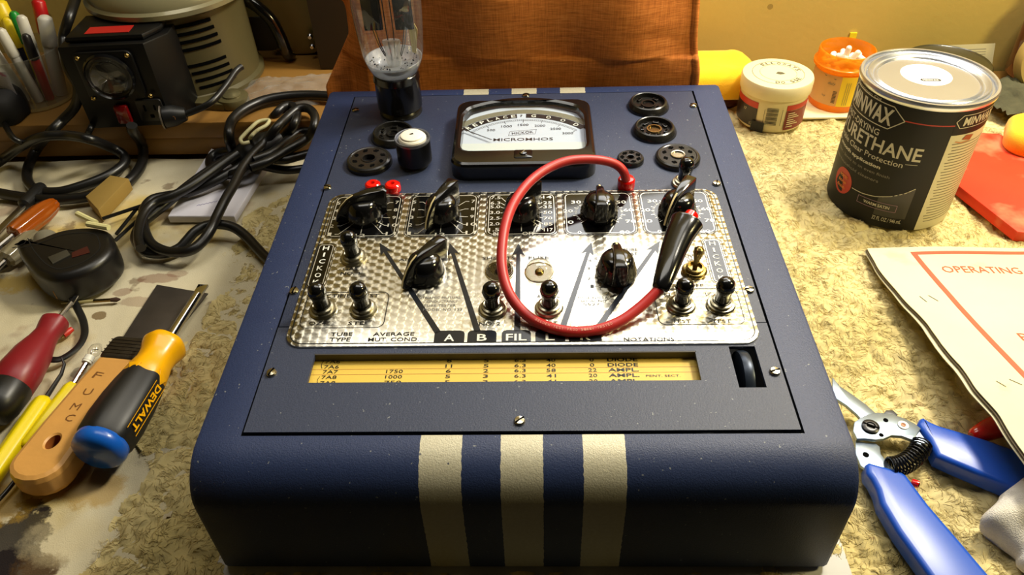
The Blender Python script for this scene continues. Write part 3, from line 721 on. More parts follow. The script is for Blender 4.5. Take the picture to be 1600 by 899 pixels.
m.build('glass_seal', tt, ang=180)
m = MB()
PLATE = pm('blackened_plate', c3(20, 22, 22), .45, .3)
for x0 in (-.0125, .0125):
    m.box(x0 - .0068, x0 + .0068, -.0045, .0045, .0700, .1300, PLATE, bev=.0008)
    m.box(x0 - .0074, x0 + .0074, -.0006, .0006, .0690, .1310, PLATE)
m.build('plate', tt)
m = MB(); ST = pm('dark_support_wire', c3(70, 62, 58), .35, .8)
for x in (-.0135, -.0115, -.0030, .0028, .0115, .0135): m.tube([(x * .5, 0, .046), (x * .8, 0, .056), (x, 0, .068), (x, 0, .132)], .00045, ST, 6)
m.lathe([(.0035, .0372), (.0045, .042), (.0040, .052), (.0052, .058), (.0048, .060), (0, .0602)], glassmat('press_glass', (.9, .9, .9, 1), .12, .5, .1, haze=.25), 20, Matrix.Diagonal((1.5, .6, 1, 1)))
m.box(-.0200, .0200, -.005, .005, .1325, .1335, pm('mica', c3(170, 150, 120), .4)); m.build('electrode_supports', tt)
m = MB(); m.slab([(.0105, .0450), (.0135, .0430), (.0170, .0640), (.0150, .0690), (.0100, .0640)], -.0006, .0006, pm('cream_strip', c3(205, 185, 110), .5), 0, T(.004, .010, 0) @ RX(PI / 2)); m.build('getter_strip', tt)

ad = thing('socket_adapter', 'short black cylinder adapter with white ceramic top standing beside the tube sockets', 'adapter', mat=on_t(-.0845, .2520, .0042))
m = MB(); m.lathe([(.0120, 0), (.0134, .0008), (.0136, .003), (.0134, .0200), (.0136, .0212), (.0128, .0212), (.0126, .0195), (0, .0195)], pm('black_enamel_can', c3(16, 15, 17), .3, var=.4, vs=150), 44)
m.lathe([(.0137, .0190), (.0139, .0205), (.0135, .0216), (.0127, .0214), (.0126, .0196)], pm('dull_tin', c3(130, 132, 140), .35, .8), 44); m.build('shell', ad)
m = MB(); m.lathe([(.0108, .0195), (.0108, .0212), (.0100, .0222), (.0092, .0224), (.0086, .0236), (.0070, .0242), (0, .0243)], pm('white_ceramic', c3(238, 232, 215), .35), 36)
m.box(-.0012, .0012, -.0007, .0007, .0240, .0246, DARK, RZ(.5)); m.box(-.0016, -.0008, -.0006, .0006, .0240, .0247, STEEL, RZ(.5)); m.build('ceramic_insert', ad)

# red test lead with black grip
ld = thing('test_lead', 'red test lead looping over the metal plate with a tapered black grip', 'test lead', mat=PM_.copy())
LR = pm('red_silicone', c3(186, 42, 42), .42, var=.12, vs=120)
path = [(0.0777, 0.2139, 0.0090), (0.0752, 0.2139, 0.0170), (0.0694, 0.2158, 0.0220), (0.0598, 0.2151, 0.0260), (0.0469, 0.2126, 0.0290), (0.0327, 0.2075, 0.0310), (0.0187, 0.1981, 0.0310), (0.0064, 0.1841, 0.0300), (-0.0033, 0.1647, 0.0290), (-0.0091, 0.1447, 0.0270), (-0.0117, 0.1256, 0.0230), (-0.0119, 0.1092, 0.0180), (-0.0089, 0.0947, 0.0130), (-0.0028, 0.0826, 0.0095), (0.0066, 0.0721, 0.0070), (0.0190, 0.0650, 0.0058), (0.0328, 0.0622, 0.0052), (0.0476, 0.0641, 0.0052), (0.0611, 0.0697, 0.0065), (0.0726, 0.0776, 0.0095), (0.0808, 0.0840, 0.0130), (0.0869, 0.0889, 0.0165), (0.0900, 0.0937, 0.0190)]
m = MB(); sp_ = spline(path, 9); m.tube(sp_, .0034, LR, 14)
wt = pm('pale_lead_print', c3(225, 150, 130), .6)
def on_lead(t0, s, h=.0016):
    # letters lie along the cable, on its camera-facing side
    i = int(t0 * (len(sp_) - 1)); k = 0
    d = 0; acc = [0]
    for a, b in zip(sp_[:-1], sp_[1:]): acc.append(acc[-1] + (b - a).length)
    pos = t0 * acc[-1]
    for ch in s:
        while k < len(acc) - 2 and acc[k + 1] < pos: k += 1
        a, b = sp_[k], sp_[k + 1]; f = (pos - acc[k]) / max(acc[k + 1] - acc[k], 1e-6); c_ = a.lerp(b, f); t_ = (b - a).normalized()
        nrm = Vector((0, -.35, .94)); y_ = nrm.cross(t_).normalized(); nn = t_.cross(y_).normalized()
        if ch != ' ':
            M_ = Matrix(((t_.x, y_.x, nn.x, c_.x), (t_.y, y_.y, nn.y, c_.y), (t_.z, y_.z, nn.z, c_.z), (0, 0, 0, 1)))
            m.text(ch, 0, 0, h * .7, h, .00352, wt, xf=M_, bold=.005)
        pos += h * 1.05
on_lead(.70, 'BELDEN TEST PROD WIRE'); on_lead(.79, '5000V TESTED')
m.build('red_cable', ld)
m = MB(); m.lathe([(.0052, 0), (.0063, .0008), (.0066, .0040), (.0064, .0082), (.0054, .0096), (.0036, .0100)], REDP, 32, T(.0784, .2160, 0.0)); m.build('red_plug', ld)
gp = [(0.0859, 0.0865, 0.0160), (0.0883, 0.0919, 0.0185), (0.0926, 0.1028, 0.0215), (0.0977, 0.1159, 0.0240), (0.1027, 0.1272, 0.0262), (0.1065, 0.1341, 0.0275), (0.1087, 0.1382, 0.0280), (0.1097, 0.1398, 0.0283)]
gs = spline(gp, 5); nG = len(gs) - 1
def gr(t):
    ks = [(0, .0040), (.04, .0052), (.3, .0074), (.62, .0098), (.85, .0110), (.94, .0106), (.985, .0085), (1, .0050)]
    for (a, ra), (b, rb) in zip(ks[:-1], ks[1:]):
        if t <= b: return ra + (rb - ra) * (t - a) / (b - a)
    return .0055
m = MB(); m.tube(gs, [gr(i / nG) for i in range(nG + 1)], BLACK, 28, flatz=.72); m.tube([gs[-1], gs[-1] + (gs[-1] - gs[-4]).normalized() * .006], [.0052, .0046], REDP, 16)
m.build('black_grip', ld, ang=50)

# ------------------------------------------------------------------ hanging cloth behind
def curtain():
    m = bpy.data.materials.new('orange_brown_woven_cloth'); m.use_nodes = True; t = NT(m); p = t.n['Principled BSDF']; co = t.obj()
    mp = t.new('ShaderNodeMapping'); mp.inputs['Scale'].default_value = (12, 1, 160); t.l.new(co, mp.inputs[0])
    mp2 = t.new('ShaderNodeMapping'); mp2.inputs['Scale'].default_value = (150, 1, 9); t.l.new(co, mp2.inputs[0])
    n1 = t.noise(mp.outputs[0], 6, 3, .6); n2 = t.noise(mp2.outputs[0], 6, 3, .6)
    f = t.math('ADD', t.math('MULTIPLY', n1, .6), t.math('MULTIPLY', n2, .4))
    c = t.ramp(f, [(.30, c3(172, 94, 38)), (.55, c3(222, 134, 62)), (.75, c3(238, 160, 88))])
    t.l.new(c, p.inputs['Base Color']); p.inputs['Roughness'].default_value = .8; p.inputs['Specular IOR Level'].default_value = .2
    t.l.new(t.bump(f, .35, .0008), p.inputs['Normal']); return m
def cz_(x, z):
    b = .432 + .006 * np.sin(z * 26 + x * 14) + .004 * np.sin(x * 50 + z * 40 + 2 * np.sin(z * 20)) * (.3 + (z > .12)) + .005 * (fbm(x * 16, z * 30, 5) - .45)
    return b + .030 * np.exp(-((x + .165 - (z - .17) * .25) / .010) ** 2) * np.clip((z - .10) / .05, 0, 1) + .018 * np.clip((-.145 - x) / .02, 0, 1)
def curt_obj():
    xs = np.linspace(0, 1, 180); zs = np.linspace(.001, .215, 120); A, Z = np.meshgrid(xs, zs, indexing='ij')
    xl = -.190 + .030 * np.clip((Z - .09) / .05, 0, 1) - .022 * np.clip((Z - .145) / .04, 0, 1); xr = .1605 - .006 * (Z > .09) * np.clip((Z - .11) / .06, 0, 1) + .001 * np.sin(Z * 80)
    X = xl + (xr - xl) * A; Y = cz_(X, Z) - .0022 * (A > .985)
    o = grid_obj('hanging_cloth', xs, zs, lambda a, b: a * 0, lambda a, b: a > -9, curtain())
    V = np.stack([X, Y, Z], -1).reshape(-1, 3); o.data.vertices.foreach_set('co', V.ravel().astype(np.float32)); o.data.update()
    md = o.modifiers.new('thickness', 'SOLIDIFY'); md.thickness = .0016
    tag(o, 'orange-brown woven cloth hanging upright right behind the tester', 'cloth')
curt_obj()

# ------------------------------------------------------------------ varnish can
cc = (.3431, .3770); can = thing('varnish_can', 'round black labelled varnish can with shiny metal lid on the fleece', 'can', (cc[0], cc[1], 0))
CR0 = .0532; TIN = pm('bright_tin', c3(214, 218, 228), .26, .85, var=.12, vs=60, bump=.05, bs=60)
m = MB(); m.lathe([(.0515, .0002), (.0528, .0010), (.0533, .0024), (CR0, .0034), (CR0, .1180), (.0545, .1192), (.0549, .1218), (.0540, .1240), (.0520, .1240), (.0508, .1222), (.0508, .1205), (.0470, .1200), (.0440, .1205)], TIN, 96); m.build('can_body', can, ang=50)
m = MB(); m.lathe([(.0490, .1206), (.0486, .1226), (.0474, .1234), (.0462, .1228), (.0452, .1210), (.0436, .1206), (.0424, .1216), (.0412, .1222), (.0402, .1214), (.0396, .1204), (0, .1204)], TIN, 96)
lx, ly = (0.3445, 0.3850, 0.1205)[0] - cc[0], (0.3445, 0.3850, 0.1205)[1] - cc[1]
STK = pm('white_sticker', c3(245, 245, 245), .45)
m.slab(circ(.0205, 40, lx, ly), .12045, .12065, STK)
lm = lambda s, x, y, w, h, mm, bold=0: m.text(s, lx + x, ly + y, w, h, .12072, mm, ang=-.06, bold=bold)
hx = [(-.0088, -.0095), (-.0070, -.0072), (.0070, -.0079), (.0088, -.0104), (.0070, -.0126), (-.0070, -.0118)]
m.flat([(lx + a, ly + b) for a, b in hx][::-1], .12069, INK); lm('MINWAX', 0, -.0099, .0130, .0032, WHITE, .01)
m.build('lid', can, ang=50)
LBL = pm('black_label', c3(15, 13, 12), .5, 0, .3); LCR = pm('cream_label_print', c3(205, 200, 180), .5); LRD = pm('red_label_print', c3(185, 45, 28), .45)
A0 = -119.0
def wrapc(r): return lambda p: ((r + p[2]) * math.cos(math.radians(A0) + p[0] / CR0), (r + p[2]) * math.sin(math.radians(A0) + p[0] / CR0), p[1])
def ax_(az): return math.radians(az - A0) * CR0
m = MB()
def patch(a0, a1, z0, z1, mm, z, ztop=None, n=40, r=CR0, mb=None):
    mb = mb or m; V = []
    for i in range(n + 1):
        a = math.radians(a0 + (a1 - a0) * i / n); zt = z1 if ztop is None else ztop(i / n)
        V += [((r + z) * math.cos(a), (r + z) * math.sin(a), z0), ((r + z) * math.cos(a), (r + z) * math.sin(a), zt)]
    mb.add(V, [(2 * i, 2 * i + 2, 2 * i + 3, 2 * i + 1) for i in range(n)], mm)
patch(-270, -84, .0012, .1175, LBL, .0002, n=80); patch(-84, 90, .0965, .1175, LBL, .0002, n=60); patch(-14, 90, .0045, .0965, LBL, .0002, n=50)
patch(-84, -14, .0012, .0965, pm('cream_label_panel', c3(214, 208, 176), .5), .0002, n=40)
WC = wrapc(CR0)
def ct(s, a0, a1, z, h, mm=LCR, bold=0., shear=0., k=.0004):
    # split the word so each letter bends with the can
    m.text(s, (ax_(a0) + ax_(a1)) / 2, z, ax_(a1) - ax_(a0), h, k, mm, bold=bold, shear=shear, wrap=WC)
def cs(pts, w, mm=LCR, k=.0003):
    out = []
    for (a, z), (b, z2) in zip(pts[:-1], pts[1:]):
        n = max(1, int(abs(b - a) / 3)); out += [(ax_(a + (b - a) * i / n), z + (z2 - z) * i / n) for i in range(n)]
    out.append((ax_(pts[-1][0]), pts[-1][1])); m.stroke(out, w, k, mm, wrap=WC)
cs([(-125, .1050), (-137, .1145), (-190, .1145), (-201, .1050), (-190, .0945), (-137, .0945), (-125, .1050)], .0008)
ct('MINWAX', -190, -135.5, .1046, .0145, bold=.03)
ct('Petroleum Oil', -190, -151, .1160, .0022)
cs([(-125, .1056), (60, .1056)], .0010, LRD, .00025)
patch(-84, -30, .0990, .1140, LBL, .00032); cs([(-84, .1088), (-79, .1145), (-30, .1145)], .0006, k=.0006); cs([(-84, .1088), (-79, .1030), (-30, .1030)], .0006, k=.0006)
ct('MINWAX', -77, -40, .1088, .0078, bold=.03, k=.0007)
ct('FAST-DRYING', -194, -143, .0885, .0058, bold=.01)
ct('POLYURETHANE', -227, -102, .0775, .0128, bold=.015)
ct('Durable Clear Protection', -202, -114.6, .0663, .0052, bold=.005); cs([(-113, .0675), (-103, .0682)], .0004)
ct('For smooth application', -202, -132, .0582, .0042, bold=.03)
ct('dries fast - levels to an even finish', -202, -121.6, .0522, .0028, pm('dim_label_print', c3(130, 125, 112), .5)); ct('resists household cleaners', -198, -129.8, .0455, .0028, _mc['dim_label_print'])
BR = []; 
for i in range(28): a = 2 * PI * i / 28; BR.append((ax_(-166) + .0118 * math.cos(a), .0288 + .0125 * math.sin(a), .0005))
m.add([WC(p) for p in BR], [tuple(range(28))], LRD)
for k, s in enumerate(('warm', 'tone', 'finish')): ct(s, -172, -160, .0340 - k * .0052, .0030, pm('orange_label_print', c3(215, 120, 40), .5), bold=.02, shear=.2, k=.0007)
cv = [(-152, .0285), (-140, .0287), (-128, .0305), (-115, .0345), (-104, .0400), (-97, .0450)]
cs(cv, .0007); 
patch(-125, -96.5, .0130, .03, pm('grey_label_tone', c3(52, 50, 46), .35), .00028, ztop=lambda t: .0315 + .0135 * t ** 1.3)
cs([(-143, .0262), (-107, .0262), (-107, .0192), (-143, .0192), (-143, .0262)], .0005, pm('mauve_print', c3(150, 120, 140), .5), .0006); ct('WARM SATIN', -137, -113, .0227, .0030, bold=.02, k=.0007)
ct('32 FL OZ / 946 mL', -125, -99, .0100, .0042, bold=.01)
GP = pm('grey_small_print', c3(120, 115, 95), .6)
for k in range(27):
    z = .0880 - k * .00300; cs([(-80 + (k % 3), z), (-24 - 4 * ((k * 7) % 5), z)], .0008, GP)
m.add([WC(p) for p in [(ax_(-72), .0915, .0006), (ax_(-62), .0900, .0006), (ax_(-60), .0945, .0006), (ax_(-69), .0955, .0006)]], [(0, 1, 2, 3)], pm('brown_brush_print', c3(160, 80, 40), .5)); cs([(-78, .0905), (-72, .0888), (-62, .0895)], .0010, pm('tan_print', c3(200, 140, 90), .5), .0005)
m.build('label', can, ang=60)

# ------------------------------------------------------------------ flux jar
jc = (.2688, .5310); jar = thing('paste_jar', 'small cream plastic jar with red and black label beside the pill bottle', 'jar', (jc[0], jc[1], .001))
CREAM = pm('cream_plastic', c3(226, 216, 172), .42, var=.06, vs=60)
m = MB(); m.lathe([(.0320, 0), (.0338, .0020), (.0342, .0060), (.0350, .0340), (.0345, .0380), (.0335, .0395)], CREAM, 60); m.build('jar_body', jar, ang=45)
m = MB(); m.lathe([(.0366, .0380), (.0370, .0390), (.0372, .0505), (.0362, .0528), (.0340, .0534), (.0150, .0536), (0, .0537)], CREAM, 60)
JI = pm('dark_lid_print', c3(90, 84, 62), .5)
m.ring(circ(.0268, 48), .0004, .05375, JI); m.ring(circ(.0190, 48), .0003, .05375, JI)
for i, s in enumerate('ELLOWAYS'): a = 120 - i * 15; m.text(s, .0229 * math.cos(math.radians(a)), .0229 * math.sin(math.radians(a)), .0042, .0050, .05378, JI, math.radians(a - 90), bold=.01)
for i, s in enumerate('DO SSE'): a = 255 + i * 13; m.text(s, .0229 * math.cos(math.radians(a)), .0229 * math.sin(math.radians(a)), .0042, .0050, .05378, JI, math.radians(a + 90), bold=.01) if s != ' ' else None
m.flat([(-.003, -.002), (.001, -.005), (.007, -.003), (.004, .001), (.000, .002)], .05376, JI)
m.build('jar_lid', jar, ang=45)
m = MB(); vj = -113
patch(-205, vj - 17, .0045, .0260, pm('black_jar_label', c3(32, 16, 14), .4), .0010, r=.0342); patch(-205, vj - 17, .0262, .0330, LRD, .0011, r=.0342)
patch(vj + 32, vj + 95, .0045, .0265, pm('maroon_jar_label', c3(120, 32, 24), .4), .0010, r=.0342); patch(vj + 32, vj + 95, .0270, .0330, LRD, .0011, r=.0342)
def wj(p): r = .0345 + p[2] + p[1] * .02; a = math.radians(vj) + p[0] / .0345; return (r * math.cos(a), r * math.sin(a), p[1])
jz = .0008
for k in range(13): m.stroke([(-.0005, .0105 + k * .0016), (.0110, .0105 + k * .0016)], .0009 if k % 3 else .0005, jz, INK, wrap=wj)
for k in range(7): m.stroke([(.0215, .0240 - k * .0026), (.0290 + .003 * (k % 3), .0240 - k * .0026)], .0010, .0012, CREAM, wrap=wj)
m.stroke([(-.0025, .011), (-.0025, .028)], .0004, jz, JI, wrap=wj); m.stroke([(.0150, .010), (.0150, .029)], .0005, jz, JI, wrap=wj)
m.text('17', -.0245, .0220, .003, .003, .0014, CREAM, wrap=wj); m.text('1.7', -.0150, .0080, .003, .003, .0014, CREAM, wrap=wj)
m.build('jar_label', jar, ang=60)
m = MB(); m.add([wj(p) for p in [(-.0140 + .0027 * i, z, .0018) for i in range(6) for z in (.0008, .0125)]], [(2 * i, 2 * i + 2, 2 * i + 3, 2 * i + 1) for i in range(5)], pm('black_cloth_tape', c3(20, 20, 22), .6)); m.build('black_tape', jar)

# ------------------------------------------------------------------ pill bottle and contents
def amber(name, col, a=.55):
    m = bpy.data.materials.new(name); m.use_nodes = True; t = NT(m); p = t.n['Principled BSDF']; out = [x for x in t.n if x.type == 'OUTPUT_MATERIAL'][0]
    p.inputs['Base Color'].default_value = col; p.inputs['Roughness'].default_value = .15
    tr = t.new('ShaderNodeBsdfTransparent'); tr.inputs[0].default_value = (1.0, .66, .18, 1)
    tl = t.new('ShaderNodeBsdfTranslucent'); tl.inputs[0].default_value = (1.0, .42, .04, 1)
    m1 = t.new('ShaderNodeMixShader'); m1.inputs[0].default_value = .45; t.l.new(p.outputs[0], m1.inputs[1]); t.l.new(tl.outputs[0], m1.inputs[2])
    m2 = t.new('ShaderNodeMixShader'); m2.inputs[0].default_value = a; t.l.new(m1.outputs[0], m2.inputs[1]); t.l.new(tr.outputs[0], m2.inputs[2]); t.l.new(m2.outputs[0], out.inputs[0]); return m
AMB = amber('amber_translucent_plastic', (1.0, .50, .03, 1), .42)
tag(MB().box(.300, .400, .528, .600, .0005, .0022, pm('white_card', c3(225, 215, 180), .6)).build('white_card'), 'thin off-white card lying flat under the pill bottle', 'card')
pc = (.3500, .5650); pill = thing('pill_bottle', 'open orange translucent pill bottle full of white capsules', 'pill bottle', (pc[0], pc[1], .0024))
m = MB(); m.lathe([(0, 0), (.0270, 0), (.0285, .0015), (.0288, .0440), (.0300, .0450), (.0322, .0460), (.0324, .0490), (.0298, .0500), (.0292, .0530), (.0296, .0545), (.0290, .0560), (.0296, .0590), (.0290, .0625), (.0280, .0630), (.0278, .0600), (.0276, .0440), (.0272, .0030), (0, .0025)], AMB, 60); m.build('bottle', pill, ang=60)
m = MB(); rp = .0290
def wp(p): a = math.radians(-118) + p[0] / rp; return ((rp + p[2]) * math.cos(a), (rp + p[2]) * math.sin(a), p[1])
patch(-200, -108, .0080, .0425, pm('pale_bottle_label', c3(214, 160, 96), .5), .0002, r=rp); patch(-108, -60, .0080, .0425, pm('yellow_bottle_label', c3(238, 205, 40), .5), .0003, r=rp)
for k in range(9): m.stroke([(-.0010, .0120 + k * .0016), (.0030, .0120 + k * .0016)], .0007, .0006, INK, wrap=wp)
for k in range(3): m.stroke([(.0110 + k * .002, .010), (.0110 + k * .002, .036)], .0004, .0006, GP, wrap=wp)
m.stroke([(-.014, .0405), (-.001, .0385)], .0008, .0006, GP, wrap=wp); m.text('daily', -.0045, .0330, .0080, .0040, .0006, GP, shear=.3, wrap=wp); m.text('by', -.0100, .0180, .0040, .0030, .0006, GP, wrap=wp)
m.build('bottle_label', pill, ang=60)
def capsule():
    mb = MB(); r, L = .0030, .0110; pr = []
    for i in range(7): a = -PI / 2 + PI / 2 * i / 6; pr.append((r * math.cos(a) if i else 0, -L / 2 + r * math.sin(a)))
    for i in range(7): a = PI / 2 * i / 6; pr.append((r * math.cos(a) if i < 6 else 0, L / 2 + r * math.sin(a)))
    mb.lathe(pr, pm('white_capsule', c3(245, 240, 220), .3), 16); return mb
cps = [(0, 0, .0620, 12, 0), (-.003, .004, .0560, 75, 20), (.008, -.002, .0580, 25, 60), (.012, .008, .0545, 80, 100), (-.012, .006, .0550, 85, 160), (.018, .002, .0540, 84, 200), (-.010, -.010, .0540, 86, 300), (.005, -.015, .0540, 84, 40), (.002, .016, .0545, 86, 340), (-.018, -.002, .0540, 84, 90), (.016, -.012, .0530, 85, 250), (-.002, -.004, .0520, 85, 130)]
lab = 'white capsule among those filling the orange pill bottle'
cap0 = capsule().build('capsule', ang=180); tag(cap0, lab, 'capsule', 'capsules in the pill bottle')
for i, (x, y, z, tl_, az) in enumerate(cps):
    o = cap0 if i == 0 else copy_tree(cap0); o.matrix_basis = T(pc[0] + x, pc[1] + y, z - .002) @ RZ(math.radians(az)) @ RX(math.radians(tl_))
for k in range(14):
    a = 2 * PI * k / 14; o = copy_tree(cap0); o.matrix_basis = T(pc[0] + .021 * math.cos(a), pc[1] + .021 * math.sin(a), .0435) @ RZ(a) @ RY(math.radians(8 + 6 * (k % 3)))

# ------------------------------------------------------------------ small things behind
YF_ = patchy('yellow_cloth', c3(240, 178, 14), c3(252, 200, 40), 30, bump=.5, bs=900, sheen=.3)
def blob(name, x0, x1, y0, y1, z0, z1, mat, bulge=.5, n=40, amp=.002, fr=60, seed=0, rz=0):
    # soft folded pad: a box whose top and sides swell
    V = []; F = []; o = rr(x1 - x0, y1 - y0, min(x1 - x0, y1 - y0) * .3, 7); cx_, cy_ = (x0 + x1) / 2, (y0 + y1) / 2; H = z1 - z0
    rings = [(.94, 0), (.985, .12), (1, .35), (.99, .6), (.95, .8), (.86, .93), (.70, .99), (.45, 1.0), (.2, 1.0)]
    for s, h in rings:
        for x, y in o:
            X, Y = x * s, y * s; nz = float(fbm(np.array([X * fr + seed]), np.array([Y * fr + h * 3]), seed)[0]) - .45
            ca, sa = math.cos(rz), math.sin(rz); k = 1 + nz * amp * 8
            V.append((cx_ + (X * ca - Y * sa) * k, cy_ + (X * sa + Y * ca) * k, z0 + H * h + nz * amp * 3 * h))
    N_ = len(o)
    for k in range(len(rings) - 1):
        for i in range(N_): F.append((k * N_ + i, k * N_ + (i + 1) % N_, (k + 1) * N_ + (i + 1) % N_, (k + 1) * N_ + i))
    F.append(tuple((len(rings) - 1) * N_ + i for i in range(N_))); F.append(tuple(range(N_ - 1, -1, -1)))
    return MB().add(V, F, mat).build(name, ang=180)
tag(blob('brown_tin', .178, .246, .556, .612, -.001, .0135, pm('dark_brown_tin', c3(70, 22, 10), .35, var=.3, vs=60), amp=.0002), 'low dark brown tin under the yellow cloth behind the tester', 'tin')
tag(blob('yellow_cloth', .150, .262, .548, .625, .0138, .0420, YF_, amp=.004, fr=25, seed=3), 'bright yellow folded cloth behind the jar at the tester corner', 'cloth')
tag(MB().box(.3875, .3955, .6575, .6597, .033, .042, pm('yellow_sticker', c3(235, 215, 30), .5)).build('yellow_sticker'), 'tiny yellow sticker on the cream wall above the pill bottle', 'sticker')
DG = glassmat('smoky_glass', (.75, .72, .6, 1), .06, .8, .04, haze=.12, hazecol=(.3, .28, .2, 1))
gd = thing('glass_dish', 'round smoky glass dish half hidden behind the varnish can', 'dish', (.480, .597, .001))
MB().lathe([(0, 0), (.026, 0), (.038, .006), (.044, .020), (.046, .030), (.0445, .031), (.042, .020), (.036, .008), (0, .004)], DG, 56).build('bowl', gd, ang=60)
m = MB(); m.lathe([(.0455, .0290), (.0470, .0300), (.0455, .0318), (.0440, .0300)], pm('dark_olive_rim', c3(62, 56, 30), .3, coat=.5), 56); m.build('rim', gd, ang=60)
m = MB()
for (a, r_, s) in ((100, .025, .010), (50, .030, .013), (150, .02, .008), (20, .02, .009)): m.slab(circ(s, 16, r_ * math.cos(math.radians(a)), r_ * math.sin(math.radians(a))), .004, .022, pm('dark_scrap', c3(26, 24, 14), .5), .002)
m.build('dark_scraps', gd)
lf = MB(); PAPER = pm('folded_paper', c3(176, 166, 126), .6)
lf.box(-.028, .028, 0, .0008, 0, .030, PAPER)
for k in range(6): lf.stroke([(-.004, .024 - k * .003), (.018, .024 - k * .003)], .0008, .0001, GP, RX(PI / 2))
o = lf.build('folded_leaflet'); o.matrix_basis = T(.530, .636, .002) @ RZ(.05) @ RX(-.4); tag(o, 'small printed leaflet leaning behind the varnish can', 'leaflet')
GF = patchy('grey_green_fleece', c3(58, 58, 44), c3(104, 102, 80), 40, rough=.95, bump=.6, bs=700)
def gh(x, y): return .004 + .022 * fbm(x * 26, y * 26, 61) + .006 * vnoise(x * 160, y * 120, 3)
gk = grid_obj('grey_fleece_cloth', np.arange(.47, .76, .003), np.arange(.45, .64, .003), gh, lambda x, y: ((x - .580) / .075) ** 2 + ((y - .535) / .060) ** 2 < 1, GF); tag(gk, 'dark grey-green crumpled fleece cloth at the right rear of the bench', 'cloth')
bb = thing('amber_bottle', 'reddish brown bottle with cream cap at the far top right corner', 'bottle', (.606, .620, .001))
MB().lathe([(.034, 0), (.038, .004), (.038, .075), (.034, .088), (.022, .098), (.018, .102)], pm('red_brown_glass', c3(105, 36, 14), .12, coat=.5), 44).build('bottle', bb, ang=50)
MB().lathe([(.0195, .098), (.0205, .101), (.0205, .118), (.018, .121), (0, .121)], CREAM, 36).build('cap', bb, ang=50)
TPC = pm('tan_tape', c3(176, 150, 84), .5); tr = MB(); tr.lathe([(.022, -.006), (.033, -.006), (.034, -.004), (.034, .004), (.033, .006), (.022, .006), (.022, -.0058)], TPC, 44)
o = tr.build('tape_roll'); o.matrix_basis = T(.582, .590, .036) @ RZ(.2) @ RX(PI / 2 - .25); tag(o, 'tan roll of tape standing at the top right corner', 'tape roll')

# ------------------------------------------------------------------ red sheet, yellow rag, white cloth
RS = patchy('red_card', c3(222, 60, 36), c3(236, 74, 46), 20, [(16, .52, .12, c3(250, 160, 120), .6, 3)], rough=.5, bump=.1)
m = MB(); o_ = [(0.4482, 0.4772, 0.0120)[:2], (0.4061, 0.3808, 0.0120)[:2], (0.4270, 0.3056, 0.0120)[:2], (.60, .27), (.66, .40), (0.4978, 0.4414, 0.0120)[:2], (0.4880, 0.4720, 0.0120)[:2]]
m.slab(o_, .001, .012, RS, .002); o = m.build('red_card'); tag(o, 'thick orange-red card lying on the fleece to the right of the varnish can', 'card')
yr = blob('yellow_rag', .480, .56, .410, .475, .0125, .034, patchy('yellow_rag_terry', c3(226, 176, 20), c3(246, 204, 50), 40, bump=.7, bs=1200, sheen=.3), amp=.003, fr=30, seed=8, rz=-.5); tag(yr, 'small yellow terry rag resting on the red card at the right edge', 'rag')
wr = thing('white_towel', 'thick white towel edge lying at the lower right corner', 'towel', (0, 0, 0))
def twl():
    E1 = [(0.2735, 0.0244, 0.0200), (0.2869, 0.0352, 0.0220), (0.3031, 0.0472, 0.0240), (.40, .10, .026), (.46, .06, .026), (.44, -.06, .022), (.36, -.05, .018), (0.2929, -0.0060, 0.0120), (0.2876, 0.0066, 0.0140), (0.2802, 0.0156, 0.0160)]
    mb = MB(); n = len(E1); P = spline(E1, 5, closed=True); N_ = len(P); c_ = Vector((.385, .025, .026)); V = []; F = []
    for s, dz in ((1.0, -.016), (1.02, -.008), (1.0, -.002), (.94, .001), (.8, .003), (.55, .004), (.25, .004)):
        for p in P:
            q = c_ + (p - c_) * s; nz = float(fbm(np.array([q.x * 90]), np.array([q.y * 90]), 4)[0]) - .45
            V.append((q.x, q.y, max(.0005, p.z * (s if s < 1 else 1) + c_.z * (1 - min(s, 1)) + dz + nz * .004)))
    for k in range(6):
        for i in range(N_): F.append((k * N_ + i, k * N_ + (i + 1) % N_, (k + 1) * N_ + (i + 1) % N_, (k + 1) * N_ + i))
    F.append(tuple(6 * N_ + i for i in range(N_)))
    mb.add(V, F, patchy('white_towelling', c3(214, 208, 200), c3(238, 234, 226), 60, bump=.8, bs=1300)); mb.build('towel_fold', wr, ang=180)
twl()

# ------------------------------------------------------------------ manual
mn = thing('manual', 'old cream paper booklet with a red printed border and curled edge', 'booklet', (0, 0, 0))
PAP = patchy('aged_cream_paper', c3(218, 209, 172), c3(230, 223, 190), 14, [(30, .62, .1, c3(214, 190, 120), .35, 3)], rough=.7, bump=.05)
PED = pm('dirty_paper_edge', c3(120, 105, 80), .8, var=.4, vs=300)
RDP = pm('red_orange_print', c3(214, 92, 62), .6)
Ledge = [(.2965, .0300, .046), (.2955, .055, .045), (.2960, .080, .0435), (.2940, .105, .0400), (.2965, .130, .0345), (.2960, .155, .0290), (.2985, .180, .0240), (.2960, .205, .0195), (.2935, .235, .0150), (.2925, .262, .0115), (.2950, .2930, .0085)]
def mz(x, y):
    ys = [p[1] for p in Ledge]; zs = [p[2] for p in Ledge]; base = float(np.interp(y, ys, zs)); t = max(0, min(1, (x - .29) / .21)); return base * (1 - .30 * t) + .001 * math.sin(x * 40)
def mx(y): return float(np.interp(y, [p[1] for p in Ledge], [p[0] for p in Ledge])) + .0003 * math.sin(y * 170)
